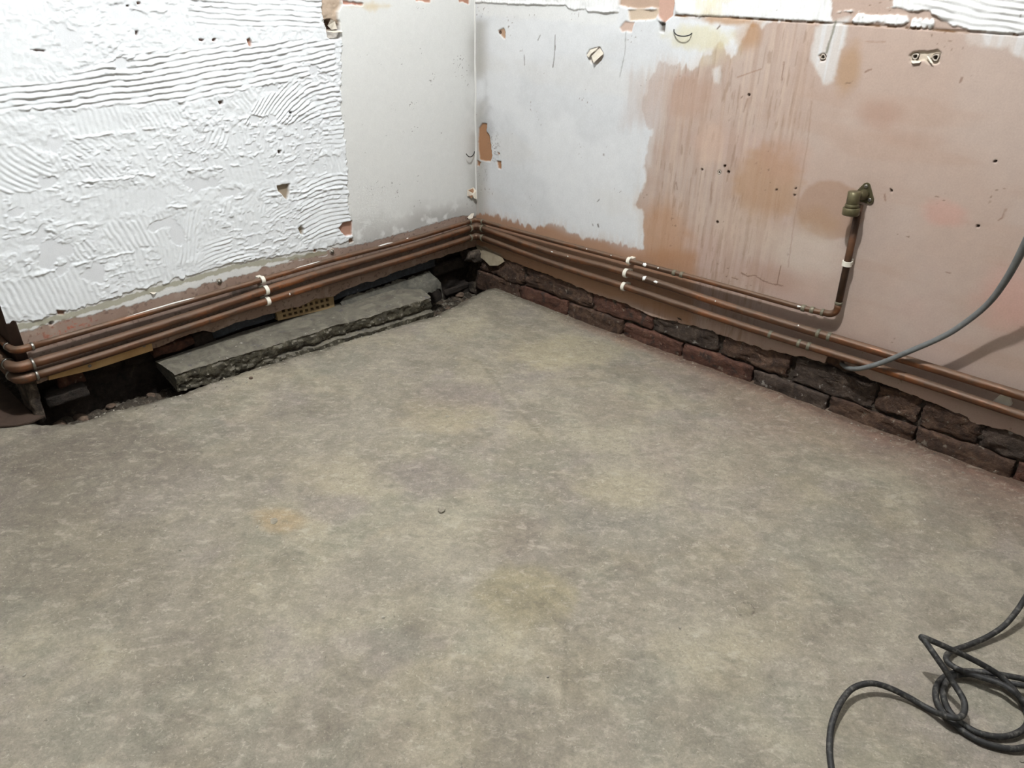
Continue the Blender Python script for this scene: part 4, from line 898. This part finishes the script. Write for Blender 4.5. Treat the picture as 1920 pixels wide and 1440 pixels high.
# ------------------------------------------------------------------ grey cable from the bricks up along the right wall
px = [(1578, 682, .010), (1590, 690, -.02), (1612, 691, -.046), (1650, 681, -.049), (1700, 661, -.052), (1760, 635, -.055), (1800, 612, -.058), (1850, 572, -.067), (1886, 525, -.09), (1920, 462, -.12), (1960, 372, -.16), (2010, 240, -.22), (2050, 60, -.28)]
P = [at(u, v, 0, x) for u, v, x in px]; P.append(P[-1] + np.array((-.05, -.02, .3))); P.append(P[-1] + np.array((0, 0, .6)))
pp = catmull(P, 10)
tag(link('grey_cable', tube('grey_cable', pp, np.interp(np.arange(len(pp)), [0, 70, 100, len(pp)], [.0060, .0066, .0085, .0095]), 14), M['cable_grey']), 'grey cable leaving the broken plaster and curving up beside the pink wall', 'cable')

# ------------------------------------------------------------------ black extension cable on the floor
z7 = lambda x, y: (1520 + x / 4.235, 1100 + y / 4.235)
trace = [(230, 1700, .006), (185, 1530, .006), (165, 1440, .006), (150, 1300, .008), (157, 1150, .012), (190, 1020, .018), (250, 900, .022), (330, 810, .024), (440, 770, .024), (540, 776, .021), (650, 815, .016), (780, 880, .010), (900, 950, .007), (1000, 1000, .012), (1090, 1030, .024), (1160, 1042, .026), (1205, 1020, .026), (1224, 960, .028), (1205, 880, .032), (1120, 745, .042), (1060, 650, .054), (980, 535, .066), (905, 430, .074),
         (880, 402, .076), (915, 410, .076), (1080, 482, .066), (1250, 560, .052), (1400, 640, .038), (1500, 705, .028), (1590, 790, .020), (1660, 880, .012), (1705, 970, .007), (1725, 1060, .006), (1690, 1130, .006), (1600, 1178, .006), (1480, 1192, .006), (1330, 1160, .006), (1200, 1085, .006), (1110, 1000, .009), (1062, 900, .007), (1055, 815, .007), (1090, 740, .008), (1170, 702, .008), (1280, 697, .008), (1400, 722, .010), (1520, 758, .014), (1694, 785, .020), (1830, 840, .014), (1930, 960, .006), (1930, 1120, .006), (1830, 1230, .006), (1700, 1275, .006), (1600, 1288, .006), (1480, 1270, .006), (1330, 1220, .006), (1200, 1140, .007), (1085, 1040, .009), (1015, 940, .006), (990, 850, .006), (1010, 770, .006), (1070, 712, .007),
         (1170, 677, .008), (1300, 672, .012), (1450, 690, .017), (1600, 715, .018), (1694, 735, .018), (1850, 790, .022), (1900, 880, .018), (1830, 960, .010), (1740, 945, .018), (1660, 880, .022), (1600, 825, .028), (1500, 768, .024), (1330, 712, .020), (1200, 668, .018), (1110, 618, .016), (1075, 572, .015), (1092, 530, .012), (1150, 500, .008), (1250, 465, .008), (1400, 400, .012), (1530, 315, .022), (1620, 215, .034), (1694, 105, .046), (1800, -80, .05), (1950, -250, .03), (2150, -330, .008), (2400, -300, .006)]
P = [fl(*z7(x, y), h) for x, y, h in trace] + [np.array((a, b, SL * a + .006)) for a, b in ((-.16, -2.55), (-.22, -3.0), (-.15, -3.5), (-.25, -4.1))]
tag(link('black_cable', tube('black_cable', catmull(P, 7), .0047, 12), M['cable_black']), 'dusty black cable lying in loose loops on the concrete floor', 'cable')

# ------------------------------------------------------------------ small things on the walls
# caulk bead in the corner
zs = np.linspace(.30, 2.38, 160); pp = np.stack([-.001 + .001 * np.sin(zs * 40), -.001 + .001 * np.sin(zs * 33 + 1), zs], 1)
link('corner_bead', tube('corner_bead', pp, .0042, 8), mat('caulk', [(.3, (206, 205, 200)), (.7, (216, 215, 211))], 20, .7, 0, .2, .001), wall_right)
# wall plugs in the drilled holes
for u, v, r, m in ((1543, 107, .0050, 'plug'), (1716, 106, .0052, 'plug'), (1754, 108, .0056, 'plug'), (1349, 323, .0038, 'plug'), (1359, 311, .0032, 'hole'), (1366, 322, .0034, 'hole'), (937, 61, .0036, 'hole'), (1345, 416, .0032, 'hole')):
    s, z = wr(u, v); n = 14; V = []; f = []
    rings = ((r * 1.30, .004), (r * 1.22, -.0006), (r * .80, -.0004), (r * .75, .004), (r * .6, .035)) if m == 'plug' else ((r * 1.25, .004), (r * 1.2, .0012), (r * .95, .0014), (r * .85, .008), (r * .7, .035))
    for i in range(n):
        a = 2 * math.pi * i / n; d = np.array((0, math.cos(a), math.sin(a)))
        for k_, (rr, x) in enumerate(rings): V.append(np.array((x, -s, z)) + d * rr * (1 + (.12 * math.sin(3 * a + u) if k_ < 3 else 0)))
    for i in range(n):
        k = (i + 1) % n
        for j in range(4): f.append((i * 5 + j, k * 5 + j, k * 5 + j + 1, i * 5 + j + 1))
    f.append(tuple(i * 5 + 4 for i in range(n)))
    me = bpy.data.meshes.new('wall_plug'); me.from_pydata([tuple(v_) for v_ in V], [], f); me.update(); link('wall_plug' if m == 'plug' else 'drill_hole', me, M[m], wall_right)
# torn paper flap and curled flakes
def flake(name, pts, plane_fn, lift, m, parent, thick=.0012):
    V = []; n = len(pts); c = np.mean(np.array([plane_fn(*p, 0) for p in pts]), 0)
    for h in (0, thick):
        for (u, v), l in zip(pts, lift): V.append(plane_fn(u, v, -(l + h)))
    f = [tuple(range(n)), tuple(range(2 * n - 1, n - 1, -1))] + [(i, (i + 1) % n, (i + 1) % n + n, i + n) for i in range(n)]
    me = bpy.data.meshes.new(name); me.from_pydata([tuple(v) for v in V], [], f); me.update()
    bm = bmesh.new(); bm.from_mesh(me); bmesh.ops.triangulate(bm, faces=bm.faces[:]); bmesh.ops.recalc_face_normals(bm, faces=bm.faces); bm.to_mesh(me); bm.free()
    return link(name, me, m, parent, False)
onR = lambda u, v, d: at(u, v, 0, d); onL = lambda u, v, d: at(u, v, 1, d)
flake('paint_flake', [(1109, 105), (1125, 90), (1132, 100), (1113, 118)], onR, [.004, .001, .006, .012], M['flake'], wall_right)
flake('paint_flake', [(1100, 104), (1107, 93), (1122, 89), (1108, 101), (1104, 108)], onR, [.002, .003, .001, .007, .006], M['flake'], wall_right)
flake('paint_flake', [(1737, 104), (1748, 98), (1742, 106), (1750, 119), (1745, 118)], onR, [.002, .003, .001, .006, .005], M['flake'], wall_right)
flake('paint_flake', [(1708, 114), (1716, 113), (1727, 115), (1724, 118), (1711, 119)], onR, [.002, .001, .001, .004, .005], M['flake'], wall_right)
flake('paint_flake', [(876, 356), (888, 351), (893, 358), (894, 374), (889, 372), (886, 366), (876, 368)], onL, [.003, .002, .010, .014, .012, .010, .004], M['flake'], wall_left)
flake('paint_flake', [(878, 357), (887, 353), (890, 362), (884, 372), (879, 367)], onL, [.004, .004, .009, .008, .006], mat('brown_flake_back', [(.3, (150, 112, 84)), (.7, (170, 132, 104))], 60, .9), wall_left)
flake('paint_flake', [(876, 408), (884, 400), (889, 400), (886, 410), (880, 411)], onL, [.002, .006, .010, .012, .008], M['flake'], wall_left)
flake('paint_flake', [(610, 58), (641, 57), (642, 60), (626, 61)], onL, [.001, .001, .010, .010], M['flake'], wall_left)
flake('paint_flake', [(614, 48), (620, 36), (628, 40), (632, 54), (622, 56)], onL, [-.012, -.004, -.010, -.006, -.014], M['flake'], wall_left)
flake('paint_flake', [(280, 548), (294, 548), (288, 552)], onL, [.001, .003, .008], M['flake'], wall_left)
flake('torn_plaster', [(893, 461), (906, 466), (942, 483), (946, 490), (934, 498), (918, 498), (908, 488), (897, 480)], onR, [-.002, .000, .002, .004, .006, .006, .004, .002], mat('torn_grey_plaster', [(.3, (140, 128, 108)), (.7, (168, 156, 134))], 40, .9), wall_right, .008)
# wire hooks
def wire(name, pts, fn, r, label, cat, m='black'):
    P = [fn(u, v, d) for u, v, d in pts]; return tag(link(name, tube(name, catmull(P, 6), r, 8), M[m]), label, cat)
wire('wire_hook', [(889, 282, .002), (889, 287, -.004), (885, 293, -.014), (880, 294, -.018), (876, 291, -.018), (874, 288, -.016)], onL, .0016, 'small black curved wire hook sticking out of the wall at the corner', 'hook')
wire('loose_wire', [(1264, 54, .002), (1264, 60, -.006), (1270, 66, -.012), (1282, 68, -.014), (1292, 66, -.010), (1298, 62, .001)], onR, .0015, 'thin loose grey wire hanging on the yellow stained patch near the top of the wall', 'wire')
# cut screws in the strip above the left pipes
for u, v, lab in ((411, 527, 'rusty screw in the plaster above the pipes, left of the white clips'), (622, 471, 'bent screw in the plaster above the pipes below the smooth grey paint edge')):
    t = empty('wall_screw', lab, 'screw', 'screws above the left pipes'); c = onL(u, v, 0); t.location = tuple(c)
    link('head', tube('head', [(0, .004, 0), (0, -.004, 0), (.001, -.0055, .001)], [.0052, .0060, .0030], 10), M['steel'], t)
    link('plug_collar', tube('plug_collar', [(0, .004, 0), (0, -.0012, 0), (0, -.0018, 0)], [.0095, .0092, .0070], 11), M['plug'], t)
# white offcut wedged behind the pipes, right
q = [(1862, 752), (1876, 740), (1892, 741), (1898, 758), (1880, 765)]
me = prism('offcut', [wr(u, v, -.006) for u, v in q], .012, ((0, 0, 0), (0, -1, 0), (0, 0, 1), (-1, 0, 0)))
tag(link('plastic_offcut', me, M['clip'], None, False), 'white plastic offcut wedged behind the two lower pipes at the right edge', 'offcut')

# ------------------------------------------------------------------ rubble and grit
def lump(name, p, sz, m, seed, label, cat, group=None, flat=.6):
    bm = bmesh.new(); bmesh.ops.create_icosphere(bm, subdivisions=2, radius=1); rs = np.random.RandomState(seed); k = rs.uniform(.7, 1.3, 3)
    for v in bm.verts:
        c = np.array(v.co); d = 1 + .5 * (vn(np.array([c[0] * 1.7 + seed]), np.array([c[1] * 1.7 + c[2] * 2.3]), seed)[0] - .5); v.co = Vector(c * d * sz * k * np.array((1, 1, flat)))
    o = link(name, bm_mesh(name, bm), M[m], None, False); o.location = (p[0], p[1], p[2] + sz * flat * .6); o.rotation_euler[2] = rs.uniform(0, 6)
    return tag(o, label, cat, group)
def floor_lump(u, v, sz, m, seed, label, cat, group=None, flat=.6):
    q = fl(u, v); return lump('stone_chip', (q[0], q[1], fz(q[0], q[1])), sz, m, seed, label, cat, group, flat)
floor_lump(828, 959, .0085, 'stone', 1, 'pale stone chip alone in the middle of the floor', 'stone')
floor_lump(471, 710, .0060, 'rubble', 2, 'small dark pebble on the floor in front of the concrete ledge', 'stone')
floor_lump(839, 782, .0050, 'stone', 3, 'flat pale chip on the yellowish floor patch', 'stone', None, .3)
floor_lump(514, 979, .0070, 'stone', 4, 'flat ochre flake on the orange stained floor patch', 'stone', None, .25)
for k, (u, v, sz, lab) in enumerate((
    (102, 768, .022, 'largest dark rubble lump against the end stone, left of the dug-out gap'), (136, 750, .017, 'brown rubble lump in the gap under the timber batten'),
    (190, 728, .012, 'small rubble lump in the black hole under the timber batten'), (277, 716, .011, 'round rubble lump in the hole beside the end of the concrete ledge'),
    (838, 556, .011, 'small rubble lump at the inner corner, nearest the concrete ledge'), (862, 534, .016, 'largest rubble lump in the black hole at the inner corner'), (876, 545, .011, 'small rubble lump in the inner corner beside the sooty bricks'))):
    q = fl(u, v, -.02); y = min(q[1], .05)
    lump('rubble_lump', (q[0], y, fz(q[0], y) - .002), sz, 'rubble', 41 + k, lab, 'rubble', 'rubble in the gap under the walls')
def grit():
    rs = np.random.RandomState(9); bm = bmesh.new()
    pts = []
    for i in range(420):
        x, y = rs.uniform(-2.1, -.02), rs.uniform(-2.2, -.1); pts.append((x, y, rs.uniform(.0005, .0011) if i % 12 else rs.uniform(.0016, .0026)))
    for i in range(70):
        y = rs.uniform(-2.0, -.1); pts.append((-abs(rs.normal(0, .03)) - .012, y, rs.uniform(.0008, .0024)))
    for i in range(160):
        x = rs.uniform(-1.45, -.1); pts.append((x, float(np.interp(x, [p[0] for p in sorted(EDGE)], [p[1] for p in sorted(EDGE)])) - .006 - abs(rs.normal(0, .028)), rs.uniform(.0008, .003)))
    for x, y, r in pts:
        mt = Matrix.Translation((x, y, fz(x, y) + r * .4)) @ Matrix.Rotation(rs.uniform(0, 6), 4, 'Z') @ Matrix.Diagonal((r * rs.uniform(.8, 1.8), r, r * .6, 1))
        bmesh.ops.create_icosphere(bm, subdivisions=1, radius=1, matrix=mt)
    return tag(link('plaster_grit', bm_mesh('plaster_grit', bm), mat('pale_grit', [(.35, (92, 86, 76)), (.65, (170, 164, 150))], 30, .9), None, False), 'fine pale plaster grit scattered over the concrete floor', 'grit', None, 'stuff')
grit()
# dark sheet at the far left, standing in for shade on the floor
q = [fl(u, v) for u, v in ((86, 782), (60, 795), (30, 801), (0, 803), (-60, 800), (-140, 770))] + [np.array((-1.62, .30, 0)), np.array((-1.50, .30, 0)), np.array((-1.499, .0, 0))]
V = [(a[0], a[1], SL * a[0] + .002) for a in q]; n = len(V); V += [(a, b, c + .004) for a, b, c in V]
me = bpy.data.meshes.new('floor_shade_sheet'); me.from_pydata(V, [], [tuple(range(n))[::-1], tuple(range(n, 2 * n))] + [(i, (i + 1) % n, (i + 1) % n + n, i + n) for i in range(n)]); me.update()
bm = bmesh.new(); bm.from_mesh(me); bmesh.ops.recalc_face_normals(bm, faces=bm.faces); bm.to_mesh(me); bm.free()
tag(link('floor_shade_sheet', me, M['mat'], None, False), 'dark brown sheet standing in for floor shade at the left end of the wall', 'mat')  # 'mat' here is the stand-in for floor shade, not a real mat
